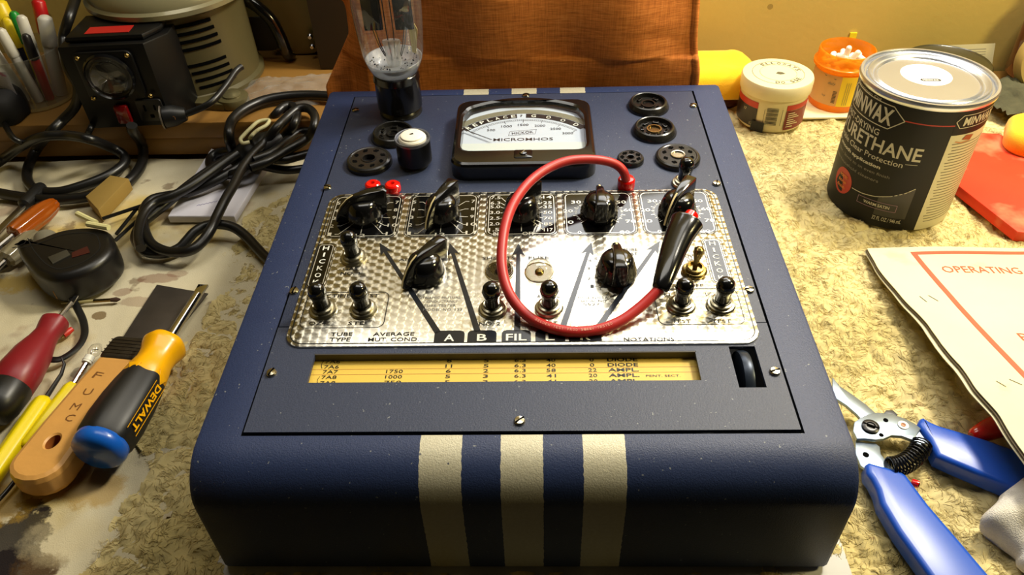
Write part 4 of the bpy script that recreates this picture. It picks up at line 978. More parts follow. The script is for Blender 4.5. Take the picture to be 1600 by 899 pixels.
def sheet(name, dz, dx, thick, mat):
    nx, ny = 24, 60; V = []; F = []
    for lay in (0, 1):
        for j in range(ny + 1):
            y = .030 + (.290 - .030) * j / ny; xl = mx(y) + dx * (1 + .5 * math.sin(y * 25 + dx * 900))
            for i in range(nx + 1):
                x = xl + (.505 - xl) * i / nx; V.append((x, y, mz(x, y) + dz - lay * thick))
    Q = (nx + 1) * (ny + 1)
    for j in range(ny):
        for i in range(nx):
            a = j * (nx + 1) + i; F.append((a, a + 1, a + nx + 2, a + nx + 1)); F.append((Q + a, Q + a + nx + 1, Q + a + nx + 2, Q + a + 1))
    for j in range(ny):
        a = j * (nx + 1); F.append((a, a + nx + 1, Q + a + nx + 1, Q + a)); a += nx; F.append((a, Q + a, Q + a + nx + 1, a + nx + 1))
    for i in range(nx):
        a = i; F.append((a, Q + a, Q + a + 1, a + 1)); a = ny * (nx + 1) + i; F.append((a, a + 1, Q + a + 1, Q + a))
    mb = MB().add(V, F, mat); return mb
cv_ = sheet('cover', 0, 0, .0006, PAP)
wm = lambda p: (p[0], p[1], mz(p[0], p[1]) + .0003)
def mstroke(pts, w, mat):
    P = []
    for a, b in zip(pts[:-1], pts[1:]):
        n = 14; P += [(a[0] + (b[0] - a[0]) * i / n, a[1] + (b[1] - a[1]) * i / n) for i in range(n)]
    P.append(pts[-1]); cv_.stroke(P, w, 0, mat, wrap=wm)
mstroke([(.3275, .2800), (.50, .2840)], .0042, RDP); mstroke([(.3295, .2800), (.3315, .2200), (.3325, .1600), (.3330, .1000), (.3330, .036)], .0042, RDP)
cv_.text('OPERATING', .3745, .2555, .0640, .0095, 0, RDP, wrap=wm, bold=.0); cv_.text('INSTRUCTIONS', .4560, .2580, .0760, .0095, 0, RDP, wrap=wm)
cv_.text('MODEL', .4200, .2050, .0500, .0090, 0, RDP, wrap=wm); cv_.text('P', .3585, .1640, .0060, .0090, 0, RDP, wrap=wm)
STP = pm('dark_staple_mark', c3(95, 92, 85), .5, .4)
for a, b in (((.3085, .2180), (.3105, .2100)), ((.3155, .2190), (.3195, .2110)), ((.3110, .1120), (.3140, .1060)), ((.3205, .1140), (.3255, .1080))): cv_.stroke([a, b], .0006, 0, STP, wrap=wm)
cv_.build('cover', mn, ang=60)
sheet('p', -.0016, -.0006, .0012, PED).build('inner_pages', mn, ang=60); sheet('p', -.0036, -.0022, .0006, PAP).build('back_cover', mn, ang=60)
# a low stack carrying the curled booklet from below
ct_ = MB(); ct_.box(.43, .50, .11, .17, .0005, .0140, pm('cardboard', c3(150, 118, 78), .8), bev=.002); tag(ct_.build('cardboard_box'), 'flat cardboard box under the right side of the booklet', 'box')

# ------------------------------------------------------------------ wire strippers
ws = thing('wire_stripper', 'spring-loaded wire stripper with bright blue plastic handles', 'wire stripper', (0, 0, 0))
BS = pm('bluish_steel', c3(150, 165, 185), .32, .85, var=.25, vs=90); BLH = pm('blue_plastic_handle', c3(26, 82, 196), .32, 0, .5, var=.1, vs=60)
def P2(l): return [(p[0], p[1]) for p in l]
def orient(o): 
    a = sum(p[0] * q[1] - q[0] * p[1] for p, q in zip(o, o[1:] + o[:1])); return o if a > 0 else o[::-1]
m = MB(); m.slab(orient(P2([(0.2194, 0.1395, 0.0100), (0.2223, 0.1311, 0.0100), (0.2280, 0.1240, 0.0100), (0.2346, 0.1148, 0.0100), (0.2398, 0.1047, 0.0100), (0.2402, 0.0960, 0.0100), (0.2302, 0.0887, 0.0100), (0.2283, 0.0982, 0.0100), (0.2257, 0.1059, 0.0100), (0.2213, 0.1137, 0.0100), (0.2142, 0.1218, 0.0100)])), .0088, .0116, BS, .0006); m.build('upper_jaw', ws)
m = MB(); up_ = [(0.2204, 0.0970, 0.0130), (0.2248, 0.1002, 0.0130), (0.2313, 0.1034, 0.0130), (0.2382, 0.1050, 0.0130), (0.2472, 0.1038, 0.0130), (0.2542, 0.1000, 0.0130), (0.2593, 0.0956, 0.0130), (0.2619, 0.0914, 0.0130), (0.2562, 0.0852, 0.0130), (0.2526, 0.0821, 0.0130), (0.2472, 0.0852, 0.0130), (0.2408, 0.0858, 0.0130), (0.2349, 0.0832, 0.0130), (0.2296, 0.0822, 0.0130), (0.2226, 0.0833, 0.0130), (0.2177, 0.0833, 0.0130), (0.2172, 0.0896, 0.0130)]
m.slab(orient(P2(up_)), .0118, .0146, BS, .0006)
m.slab(orient(P2([(0.2580, 0.0994, 0.0110), (0.2664, 0.0929, 0.0110), (0.2665, 0.0825, 0.0110), (0.2616, 0.0785, 0.0110), (0.2538, 0.0836, 0.0110)])), .0088, .0117, BS, .0006)
m.build('upper_plate', ws)
m = MB(); m.slab(orient(P2([(0.2180, 0.0846, 0.0100), (0.2240, 0.0825, 0.0100), (0.2297, 0.0824, 0.0100), (0.2320, 0.0794, 0.0100), (0.2307, 0.0733, 0.0100), (0.2323, 0.0683, 0.0100), (0.2342, 0.0625, 0.0100), (0.2356, 0.0596, 0.0100), (0.2299, 0.0549, 0.0100), (0.2201, 0.0587, 0.0100), (0.2148, 0.0645, 0.0100), (0.2145, 0.0734, 0.0100)])), .0086, .0114, BS, .0006); m.build('lower_plate', ws)
def hole(px, r, mm, z, h=.0004, mat2=None):
    mb = MB(); mb.lathe([(r, 0), (r, h), (0, h)], mm, 24, T(px[0], px[1], z)); return mb
m = MB()
for p, r in (((0.2413, 0.0982, 0.0146), .0016), ((0.2342, 0.0861, 0.0146), .0015), ((0.2208, 0.0728, 0.0114), .0020)): m.lathe([(r, 0), (r, .00025), (0, .00025)], DARK, 20, T(p[0], p[1], p[2]))
p = (0.2293, 0.0924, 0.0146); m.lathe([(.0056, 0), (.0056, .0014), (.0046, .0020), (.0030, .0020), (.0026, .0012), (0, .0012)], pm('dark_pivot', c3(60, 60, 62), .3, .8), 30, T(p[0], p[1], p[2])); m.box(-.005, .005, -.0006, .0006, .0017, .0022, DARK, T(p[0], p[1], p[2]) @ RZ(-.5))
p = (0.2511, 0.0939, 0.0146); m.lathe([(.0034, 0), (.0034, .0006), (.0018, .0006), (.0016, .0002), (0, .0002)], WHITE, 26, T(p[0], p[1], p[2])); m.lathe([(.0014, .0002), (.0014, .0007), (0, .0008)], pm('brown_rivet', c3(110, 70, 50), .4, .6), 18, T(p[0], p[1], p[2]))
m.build('rivet', ws)
m = MB(); m.slab(orient(P2([(0.2428, 0.1052, 0.0120), (0.2455, 0.1080, 0.0120), (0.2498, 0.1079, 0.0120), (0.2518, 0.1041, 0.0120), (0.2489, 0.1008, 0.0120), (0.2453, 0.1025, 0.0120)])), .0095, .0135, pm('dark_latch', c3(70, 72, 76), .4, .6), .0005); m.build('latch', ws)
# coil spring
a_ = [Vector(p) for p in [(0.2320, 0.0625, 0.0120), (0.2380, 0.0635, 0.0120), (0.2458, 0.0673, 0.0120), (0.2540, 0.0742, 0.0120), (0.2588, 0.0803, 0.0120)]]; cs_ = spline(a_, 12); pts = []; nt = 15
for i in range(nt * 12 + 1):
    t = i / (nt * 12) * (len(cs_) - 1); k = min(int(t), len(cs_) - 2); c_ = cs_[k].lerp(cs_[k + 1], t - k); d_ = (cs_[k + 1] - cs_[k]).normalized(); s_ = d_.cross(Vector((0, 0, 1))).normalized(); ph = 2 * PI * i / 12; R_ = .0062
    pts.append(c_ + (s_ * math.cos(ph) + Vector((0, 0, 1)) * math.sin(ph)) * R_ + Vector((0, 0, .0005)))
m = MB(); m.tube(pts, .00065, pm('black_spring_steel', c3(28, 28, 30), .25, .6), 6); m.tube([cs_[-1], Vector((0.2653, 0.0795, 0.0110))], .0012, BLACKM, 8); m.build('spring', ws)
def handle(outl, z0, z1):
    mb = MB(); mb.slab(orient(P2(outl)), z0, z1, BLH, .0034, seg=4); return mb
handle([(0.2612, 0.0954, 0.0120), (0.2647, 0.1002, 0.0120), (0.2672, 0.1012, 0.0120), (0.2704, 0.0974, 0.0120), (0.2749, 0.0942, 0.0120), (0.2869, 0.0889, 0.0120), (0.3006, 0.0826, 0.0120), (0.3196, 0.0714, 0.0120), (0.3366, 0.0578, 0.0120), (0.3408, 0.0439, 0.0120), (0.3309, 0.0324, 0.0120), (0.3172, 0.0350, 0.0120), (0.2936, 0.0495, 0.0120), (0.2753, 0.0614, 0.0120), (0.2635, 0.0697, 0.0120), (0.2635, 0.0757, 0.0120), (0.2634, 0.0828, 0.0120), (0.2621, 0.0890, 0.0120)], .0010, .0150).build('upper_handle', ws, ang=50)
handle([(0.2168, 0.0636, 0.0120), (0.2194, 0.0655, 0.0120), (0.2265, 0.0626, 0.0120), (0.2364, 0.0591, 0.0120), (0.2397, 0.0553, 0.0120), (0.2412, 0.0488, 0.0120), (0.2449, 0.0343, 0.0120), (0.2536, 0.0098, 0.0120), (0.2607, -0.0110, 0.0120), (0.2686, -0.0345, 0.0120), (0.2592, -0.0403, 0.0120), (0.2392, -0.0404, 0.0120), (0.2327, -0.0318, 0.0120), (0.2256, -0.0060, 0.0120), (0.2194, 0.0164, 0.0120), (0.2163, 0.0353, 0.0120), (0.2174, 0.0452, 0.0120), (0.2167, 0.0526, 0.0120), (0.2151, 0.0573, 0.0120)], .0010, .0150).build('lower_handle', ws, ang=50)

rp_ = MB(); q0, q1 = Vector((0.2945, 0.0878, 0.0100)), Vector((0.3351, 0.1035, 0.0120)); rp_.tube([q0 + (q1 - q0) * t for t in (0, .05, .15, .3, .6, 1)], [.0030, .0048, .0058, .0070, .0080, .0085], REDP, 20); tag(rp_.build('red_probe'), 'red plastic probe tip poking out from under the booklet', 'probe')
rn = MB(); q0, q1 = Vector((0.2464, 0.0570, 0.0040)), Vector((0.2495, 0.0544, 0.0050)); rn.tube([q0, q0.lerp(q1, .6), q1], [.0024, .0026, .0022], REDP, 14); rn.tube([q1, q1 + (q1 - q0) * .05], [.0012, .0012], DARK, 8); tag(rn.build('red_sleeve'), 'tiny red plastic sleeve beside the lower blue handle', 'sleeve')

# ------------------------------------------------------------------ stained cloth on the left and the plank behind
def dh(x, y): return -.0052 + .0045 * fbm(x * 14 + .6 * np.sin(y * 20), y * 9, 31) + .0016 * vnoise(x * 60, y * 25, 2) + .0003 * vnoise(x * 600, y * 600, 6)
def stained():
    m = bpy.data.materials.new('paint_stained_cotton'); m.use_nodes = True; t = NT(m); p = t.n['Principled BSDF']; co = t.obj()
    col = t.mix(t.noise(co, 12, 4, .6), c3(196, 184, 148), c3(226, 218, 192))
    for sc, thr, soft, c, op, sd in ((9, .56, .10, c3(206, 178, 84), .7, 1), (14, .60, .07, c3(150, 120, 96), .6, 4), (26, .66, .04, c3(98, 70, 44), .6, 7), (7, .62, .08, c3(130, 126, 122), .5, 11)):
        mp = t.new('ShaderNodeMapping'); mp.inputs['Location'].default_value = (sd, sd * 1.7, 0); t.l.new(co, mp.inputs[0])
        f = t.math('MULTIPLY', t.math('DIVIDE', t.math('SUBTRACT', t.noise(mp.outputs[0], sc, 4, .55), thr), soft, True), op); col = t.mix(f, col, c)
    sp = t.new('ShaderNodeSeparateXYZ'); t.l.new(co, sp.inputs[0]); nz = t.noise(co, 90, 4, .7)
    def spot(col, x, y, rx, ry, c, op=.9, soft=.35, k=.5):
        a = t.math('DIVIDE', t.math('SUBTRACT', sp.outputs[0], x), rx); b = t.math('DIVIDE', t.math('SUBTRACT', sp.outputs[1], y), ry)
        d = t.math('ADD', t.math('ADD', t.math('MULTIPLY', a, a), t.math('MULTIPLY', b, b)), t.math('MULTIPLY', t.math('SUBTRACT', nz, .5), k * 3))
        return t.mix(t.math('MULTIPLY', t.math('DIVIDE', t.math('SUBTRACT', 1.0, d), soft, True), op), col, c)
    for a in SPOTS: col = spot(col, *a)
    t.l.new(col, p.inputs['Base Color']); p.inputs['Roughness'].default_value = .92; p.inputs['Specular IOR Level'].default_value = .1
    t.l.new(t.bump(t.noise(co, 1400, 2), .3), p.inputs['Normal']); return m
bk = c3(32, 26, 28); rs = c3(128, 84, 66)
SPOTS = [(*(-0.3170, 0.0192, 0.0000)[:2], .020, .028, bk, .92, .3, .9), (*(-0.3195, 0.0443, 0.0000)[:2], .012, .006, bk, .8, .3, 1.2), (*(-0.3101, 0.0022, 0.0000)[:2], .030, .014, bk, .9, .3, .9), (*(-0.2934, 0.0043, 0.0000)[:2], .020, .010, c3(90, 64, 30), .6, .6, 1),
         (*(-0.3203, 0.2719, 0.0000)[:2], .020, .007, rs, .55, .3, .5), (*(-0.3441, 0.2538, 0.0000)[:2], .009, .006, rs, .5, .3, .4), (*(-0.3253, 0.2413, -0.0000)[:2], .016, .007, rs, .4, .3, .4), (*(-0.3057, 0.2786, 0.0000)[:2], .010, .005, rs, .4, .3, .5),
         (*(-0.4407, 0.2680, 0.0000)[:2], .040, .014, c3(205, 170, 60), .7, .6, .8), (*(-0.2858, 0.0586, 0.0000)[:2], .026, .018, c3(180, 140, 50), .6, .6, .8), (*(-0.3325, 0.0490, 0.0000)[:2], .02, .02, c3(190, 150, 50), .6, .6, .8), (*(-0.3509, 0.2244, 0.0000)[:2], .007, .005, c3(110, 84, 40), .8, .3, .8), (*(-0.3412, 0.1616, 0.0000)[:2], .006, .006, c3(90, 84, 80), .6, .3, .6), (*(-0.2864, 0.0214, 0.0000)[:2], .03, .02, c3(205, 190, 150), .4, .6, .6)]
dc = grid_obj('drop_cloth', np.arange(-.78, -.20, .0025), np.arange(-.020, .4715, .0025), dh, lambda x, y: x < edge(y) + .035, stained())
tag(dc, 'paint-stained beige cotton cloth covering the left side of the workbench', 'drop cloth')
plk = thing('plank', 'thick amber pine plank at the left rear carrying the transformer', 'plank', (0, 0, 0))
m = MB(); m.box(-.90, -.186, .4720, .6560, .0215, .0400, PINE, bev=.0015); m.build('upper_board', plk)
m = MB(); m.box(-.90, -.186, .4745, .6560, .0005, .0210, PINE, bev=.0015); m.build('lower_board', plk)

# ------------------------------------------------------------------ variable transformer
vt_ = thing('variable_transformer', 'grey vented round transformer with black meter box, on the pine plank', 'transformer', (-.375, .580, .0402))
OLV = pm('olive_grey_enamel', c3(98, 90, 58), .38, .15, var=.2, vs=30, bump=.08, bs=200)
BOXB = pm('black_enamel_box', c3(10, 10, 10), .42, 0, .3, var=.3, vs=60)
m = MB(); m.lathe([(.0740, 0), (.0765, .002), (.0765, .006), (.0725, .009), (.0715, .092), (.0730, .096)], OLV, 72); m.build('housing', vt_, ang=40)
m = MB(); m.lathe([(.0800, .094), (.0835, .0965), (.0835, .1010), (.0800, .1035), (.0790, .1100), (.0740, .1150), (0, .1190)], pm('pale_enamel_lid', c3(128, 122, 92), .3, .2, coat=.3), 72); m.build('lid', vt_, ang=40)
m = MB()
for z0, a0 in ((.0840, -56), (.0420, -52)):
    for k in range(4):
        for q in range(6):
            a = math.radians(a0 - 14 + q * 5.4 + k * 1.2); m.box(-.0036, .0036, -.0006, .0006, -.0016, .0016, DARK, T(.0722 * math.cos(a), .0722 * math.sin(a), z0 - k * .0082) @ RZ(a + PI / 2))
m.build('vent_slot', vt_)
# foot lug
m = MB(); m.slab(circ(.0165, 32, .0640, -.0690), 0, .0100, OLV, .0015); m.slab([(.024, -.080), (.058, -.0850), (.070, -.050), (.030, -.040)], 0, .0080, OLV, .001); m.lathe([(.0095, .010), (.0095, .0115), (.0050, .0130), (0, .0132)], pm('lug_bolt', c3(140, 132, 95), .3, .6), 24, T(.0640, -.0690, 0)); m.build('mounting_lug', vt_, ang=40)
# black meter box: local frame of the transformer
BX = T(-.0250, -.0830, 0) @ RZ(math.radians(4))
m = MB(); m.slab([(-.046, -.033), (.035, -.033), (.052, -.010), (.052, .030), (-.046, .030)], .0005, .0880, BOXB, .002)
m.slab([(-.040, -.026), (.034, -.026), (.046, -.006), (.046, .030), (-.040, .030)], .0880, .0945, BOXB, .003)
box_ = m.build('meter_box', vt_, BX, 35)
m = MB(); m.box(-.0220, .0200, -.0210, -.0050, .0945, .0951, pm('red_tape_label', c3(170, 26, 20), .5)); m.build('red_label', box_)
MF = T(-.0060, -.0330, .0580) @ RX(PI / 2)
m = MB(); m.slab(rr(.056, .050, .006, 4), 0, .0040, BOXB, .0015)
m.lathe([(.0235, .004), (.0240, .0060), (.0222, .0080), (.0210, .0062)], BLACK, 44); dialm = m.build('volt_meter', box_, MF)
m = MB(); m.lathe([(.0212, .0060), (0, .0060)], pm('dim_meter_face', c3(196, 205, 222), .5), 44)
m.slab([(-.012, -.014), (.012, -.014), (.009, -.006), (.003, -.003), (-.003, -.003), (-.009, -.006)], .0062, .0070, BLACKM, 0)
m.stroke([(0, -.006), (-.010, .008)], .0006, .0068, INK); m.add([(.0165 * math.cos(a) * k, .0165 * math.sin(a) * k, .0063) for a in np.linspace(.6, 2.54, 20) for k in (1, .95)], [(2 * i, 2 * i + 2, 2 * i + 3, 2 * i + 1) for i in range(19)], INK)
m.build('dial_face', dialm); m = MB(); m.lathe([(.0210, .0066), (.0150, .0082), (0, .0090)], glassmat('voltmeter_glass', (.95, .95, .95, 1), .05, .8, .03), 40); m.build('glass', dialm, ang=180)
sc = MB().lathe([(.0022, 0), (.0024, .0008), (.0015, .0020), (0, .0024)], BRASS, 16)
for x, z in ((-.029, .078), (.018, .0785), (.026, .036), (-.030, .036)): o = sc.build('screw', box_, T(x, -.0370 if abs(x) > 0 else -.033, z) @ RX(PI / 2)) 
m = MB(); m.slab(rr(.014, .020, .002, 3), 0, .006, pm('dark_red_rocker', c3(120, 14, 16), .2, coat=.4), .002); m.build('red_rocker_switch', box_, T(-.008, -.0330, .0170) @ RX(PI / 2))
m = MB(); m.slab(rr(.026, .024, .003, 3), 0, .0025, BLACKM, .0008)
for x, y, w, h in ((-.005, .003, .002, .007), (.005, .003, .002, .006), (0, -.006, .004, .004)): m.slab(rr(w, h, .0008, 2, x, y), .0025, .0027, DARK)
m.build('outlet', box_, T(.020, -.0330, .0190) @ RX(PI / 2))
# plug and lead at the right side of the box
pg_ = thing('plug_and_lead', 'black mains plug in the transformer box, its lead curving up right', 'plug', (0, 0, 0))
q0, q1 = Vector((-0.3664, 0.4626, 0.0520)), Vector((-0.3446, 0.4685, 0.0520)); d_ = (q1 - q0).normalized()
m = MB(); m.tube([q0, q0 + d_ * .001, q0 + d_ * .010, q0 + d_ * .017, q0 + d_ * .022], [.0100, .0112, .0108, .0085, .0065], BLACKM, 24); m.tube([q0 - d_ * .0015, q0 - d_ * .0002], [.0122, .0122], pm('dull_grey_ring', c3(120, 112, 100), .4, .5), 24)
m.text('90', 0, 0, .0060, .0050, 0, pm('tan_print', c3(190, 150, 90), .5), xf=T(*(q0 + d_ * .0125 + Vector((0, -.0100, .002)))) @ RZ(.1) @ RX(PI / 2)); m.build('plug', pg_, ang=40)
m = MB(); m.tube(spline([q0 + d_ * .020, q0 + d_ * .030 + Vector((0, 0, .002)), (-0.3198, 0.4770, 0.0600), (-0.3105, 0.5001, 0.0660), (-0.3044, 0.5215, 0.0720), (-0.2993, 0.5293, 0.0740)], 8), .0034, RUBBER, 12); m.build('lead', pg_)

# olive metal case with black grip behind
oc = thing('metal_case', 'olive painted metal case with a black arched grip behind the transformer', 'case', (-.30, .632, .0402))
m = MB(); m.slab([(x, z) for x, z in rr(.066, .23, .022, 6, .0325, .115)], -.014, .014, pm('olive_case_paint', c3(160, 146, 84), .45, var=.2, vs=12), .005, RX(PI / 2)); m.build('case_body', oc, T(0, .012, 0), 40)
m = MB(); m.tube(spline([(-.035, -.006, .070), (-.020, -.014, .073), (-.002, -.020, .070), (.014, -.022, .054), (.021, -.022, .034), (.024, -.020, .012), (.024, -.012, .004)], 8), .0068, BLACK, 18, flatz=1.0); m.build('grip', oc, ang=60)
m = MB(); m.slab(rr(.052, .040, .012, 5, 0, .030), 0, .003, pm('dark_recess', c3(30, 26, 12), .6), .001, T(-.010, -.0070, .0) @ RX(PI / 2)); m.build('grip_plate', oc)
m = MB()
for z in (.026, .014): m.lathe([(.0035, 0), (.0035, .003), (.002, .005), (0, .005)], STEEL, 18, T(.052, -.0075, z) @ RX(PI / 2))
m.build('rivet', oc)
dk = thing('dark_box', 'dark brown upright box standing left of the hanging cloth', 'box', (-.2080, .600, .0402))
MB().box(-.026, .021, -.010, .050, 0, .21, pm('dark_brown_board', c3(48, 38, 24), .7, var=.3, vs=20), bev=.002).build('carton', dk); MB().box(-.0265, .0215, -.0106, .0506, .211, .216, _mc['dark_brown_board'], bev=.001).build('flap', dk)
# crumpled clear bag
def bag():
    n = 46; V = []; F = []
    for i in range(n):
        for j in range(n):
            u, v = i / (n - 1) * 2 - 1, j / (n - 1) * 2 - 1; r = max(abs(u), abs(v)); x = u * .066; y = v * .030
            z = max(0, 1 - r ** 3) * (.007 + .012 * float(fbm(np.array([u * 3.1]), np.array([v * 2.2]), 90)[0]) + .006 * abs(float(vnoise(np.array([u * 6 + v * 3]), np.array([v * 5]), 5)[0]) - .5))
            V.append((x * (1 + .08 * math.sin(v * 9)), y * (1 + .1 * math.sin(u * 7)), z + .0004))
    for i in range(n - 1):
        for j in range(n - 1): a = i * n + j; F.append((a, a + n, a + n + 1, a + 1))
    m = bpy.data.materials.new('cloudy_film'); m.use_nodes = True; t = NT(m); p = t.n['Principled BSDF']; p.inputs['Base Color'].default_value = c3(190, 190, 180); p.inputs['Roughness'].default_value = .22; p.inputs['Alpha'].default_value = .26
    o = MB().add(V, F, m).build('plastic_bag', ang=180); o.matrix_basis = T(-.245, .535, .0402) @ RZ(.1); tag(o, 'crumpled cloudy plastic bag lying on the pine plank beside the tester', 'bag')
bag()

# ------------------------------------------------------------------ mains cables
def cable(name, pts, r, label, cat='cable', mat=None, n=8, closed=False, group=None):
    m = MB(); m.tube(spline(pts, n, closed), r, mat or RUBBER, 12, closed); o = m.build(name, ang=60); return tag(o, label, cat, group)
pc_ = thing('power_cord', 'long black mains cord coiled and tied beside the left side of the tester', 'power cord', (0, 0, 0))
m = MB(); m.tube(spline([(-0.2142, 0.2768, 0.0060), (-0.2278, 0.2902, 0.0060), (-0.2415, 0.3057, 0.0070), (-0.2524, 0.3174, 0.0090), (-0.2647, 0.3262, 0.0120), (-0.2773, 0.3287, 0.0140), (-0.2904, 0.3271, 0.0140), (-0.2987, 0.3189, 0.0130), (-0.3038, 0.3106, 0.0100), (-0.3092, 0.3033, 0.0070), (-0.3202, 0.2974, 0.0060), (-0.3358, 0.2987, 0.0060), (-0.3487, 0.3088, 0.0070), (-0.3551, 0.3199, 0.0080), (-0.3554, 0.3349, 0.0100), (-0.3475, 0.3487, 0.0130), (-0.3374, 0.3640, 0.0160), (-0.3270, 0.3857, 0.0180), (-0.3153, 0.4088, 0.0190), (-0.3024, 0.4306, 0.0200), (-0.2888, 0.4492, 0.0220), (-0.2797, 0.4713, 0.0240), (-0.2733, 0.4903, 0.0260), (-0.2590, 0.4812, 0.0420), (-0.2522, 0.4900, 0.0460), (-0.2443, 0.4939, 0.0460), (-0.2346, 0.4783, 0.0460), (-0.2330, 0.4580, 0.0440), (-0.2458, 0.4597, 0.0300), (-0.2580, 0.4466, 0.0260), (-0.2712, 0.4264, 0.0250), (-0.2860, 0.4080, 0.0220), (-0.3043, 0.3903, 0.0190), (-0.3231, 0.3798, 0.0160), (-0.3439, 0.3767, 0.0140), (-0.3567, 0.3706, 0.0140), (-0.3594, 0.3573, 0.0130), (-0.3526, 0.3367, 0.0130), (-0.3418, 0.3156, 0.0140), (-0.3291, 0.2998, 0.0130), (-0.3115, 0.2916, 0.0120), (-0.2934, 0.2905, 0.0140), (-0.2847, 0.3006, 0.0160), (-0.2798, 0.3140, 0.0200), (-0.2791, 0.3287, 0.0220), (-0.2766, 0.3512, 0.0260), (-0.2743, 0.3737, 0.0280), (-0.2725, 0.3957, 0.0310), (-0.2668, 0.4188, 0.0340), (-0.2596, 0.4372, 0.0360), (-0.2482, 0.4471, 0.0460), (-0.2414, 0.4641, 0.0480), (-0.2326, 0.4790, 0.0500), (-0.2218, 0.4786, 0.0500), (-0.2123, 0.4639, 0.0490), (-0.2115, 0.4495, 0.0440), (-0.2195, 0.4468, 0.0340), (-0.2291, 0.4355, 0.0320), (-0.2411, 0.4246, 0.0300), (-0.2535, 0.4083, 0.0300), (-0.2657, 0.4010, 0.0290)], 5), .0046, RUBBER, 12)
m.tube(spline([(-0.2657, 0.4010, 0.0290), (-0.2840, 0.4010, 0.0220), (-0.3027, 0.4108, 0.0160), (-0.3187, 0.4294, 0.0120), (-0.3256, 0.4459, 0.0110), (-0.3212, 0.4550, 0.0130), (-0.3068, 0.4547, 0.0160), (-0.2847, 0.4441, 0.0220), (-0.2620, 0.4269, 0.0260), (-0.2419, 0.4224, 0.0240), (-0.2278, 0.4357, 0.0200), (-0.2160, 0.4461, 0.0180)], 6), .0046, RUBBER, 12)
m.tube(spline([(-0.2757, 0.4270, 0.0180), (-0.2578, 0.4245, 0.0140), (-0.2388, 0.4239, 0.0110), (-0.2168, 0.4297, 0.0100)], 6), .0042, RUBBER, 12)
m.tube(spline([(-0.2649, 0.4101, 0.0320), (-0.2501, 0.4240, 0.0320), (-0.2412, 0.4519, 0.0300), (-0.2315, 0.4671, 0.0300), (-0.2180, 0.4666, 0.0300)], 6), .0042, RUBBER, 12)
m.tube(spline([(-0.3359, 0.2912, 0.0170), (-0.3439, 0.3066, 0.0180), (-0.3499, 0.3330, 0.0200), (-0.3459, 0.3525, 0.0220), (-0.3303, 0.3618, 0.0240), (-0.3161, 0.3756, 0.0260), (-0.2979, 0.4003, 0.0300), (-0.2822, 0.4192, 0.0340)], 6), .0044, RUBBER, 12)
m.build('cord', pc_, ang=60)
m = MB(); 
tc = Vector((-0.2718, 0.4346, 0.0260)); m.tube([tc + Vector((-.020, -.012, -.008)), tc + Vector((-.008, -.004, 0)), tc + Vector((.010, .010, .004)), tc + Vector((.022, .020, .006))], [.010, .0145, .0150, .009], pm('black_tie_band', c3(10, 10, 10), .45), 16, flatz=.8); m.build('cable_tie', pc_, ang=60)
cable('black_hose', [(-0.2842, 0.4284, 0.0120), (-0.3014, 0.4528, 0.0140), (-0.2962, 0.4415, 0.0400), (-0.2980, 0.4619, 0.0460), (-0.2913, 0.4821, 0.0480), (-0.2763, 0.5011, 0.0480), (-0.2546, 0.5104, 0.0480), (-0.2276, 0.5122, 0.0480), (-0.1956, 0.5066, 0.0480), (-0.1746, 0.5011, 0.0460)], .0052, 'thick black hose arching over the plank edge and behind the tester', 'hose')
cable('white_lead', [(-0.2988, 0.4842, 0.0060), (-0.2679, 0.4267, 0.0480), (-0.2664, 0.4427, 0.0460), (-0.2607, 0.4545, 0.0450), (-0.2608, 0.4650, 0.0450), (-0.2708, 0.4627, 0.0450), (-0.2751, 0.4498, 0.0450), (-0.2780, 0.4372, 0.0450), (-0.2791, 0.4273, 0.0450), (-0.2744, 0.4199, 0.0450), (-0.2687, 0.4221, 0.0450)], .0019, 'short knotted white lead lying behind the coiled cord', 'lead', pm('white_pvc', c3(200, 195, 150), .4))
cable('mains_cable', [(-0.4632, 0.5783, 0.1500), (-0.4496, 0.5130, 0.1400), (-0.4600, 0.5018, 0.1200), (-0.4507, 0.4753, 0.1050), (-0.4437, 0.4672, 0.0850), (-0.4526, 0.4637, 0.0660), (-0.4672, 0.4559, 0.0540), (-0.4785, 0.4447, 0.0460), (-0.5210, 0.4732, 0.0120), (-0.5191, 0.4447, 0.0060), (-0.5055, 0.4177, 0.0060), (-0.4867, 0.4011, 0.0060), (-0.4644, 0.3982, 0.0060), (-0.4435, 0.4076, 0.0070), (-0.4257, 0.4219, 0.0080), (-0.4169, 0.4370, 0.0090), (-0.4155, 0.4486, 0.0110), (-0.4206, 0.4548, 0.0150), (-0.4285, 0.4527, 0.0240), (-0.4315, 0.4306, 0.0460), (-0.4574, 0.4389, 0.0460), (-0.4827, 0.4372, 0.0460), (-0.5165, 0.4480, 0.0300), (-0.5495, 0.4592, 0.0100), (-0.5608, 0.4409, 0.0060)], .0050, 'black mains cable rising past the pens at the top left corner')
cable('transformer_cable', [(-0.3898, 0.4411, 0.0550), (-0.3930, 0.4444, 0.0460), (-0.4040, 0.4691, 0.0200), (-0.4023, 0.4625, 0.0100), (-0.3979, 0.4396, 0.0070), (-0.4001, 0.4134, 0.0070), (-0.4135, 0.3954, 0.0070), (-0.4409, 0.3864, 0.0060), (-0.4723, 0.3850, 0.0060), (-0.5084, 0.3926, 0.0060), (-0.5477, 0.4049, 0.0060)], .0052, 'black cable dropping from the transformer and running to the left edge')
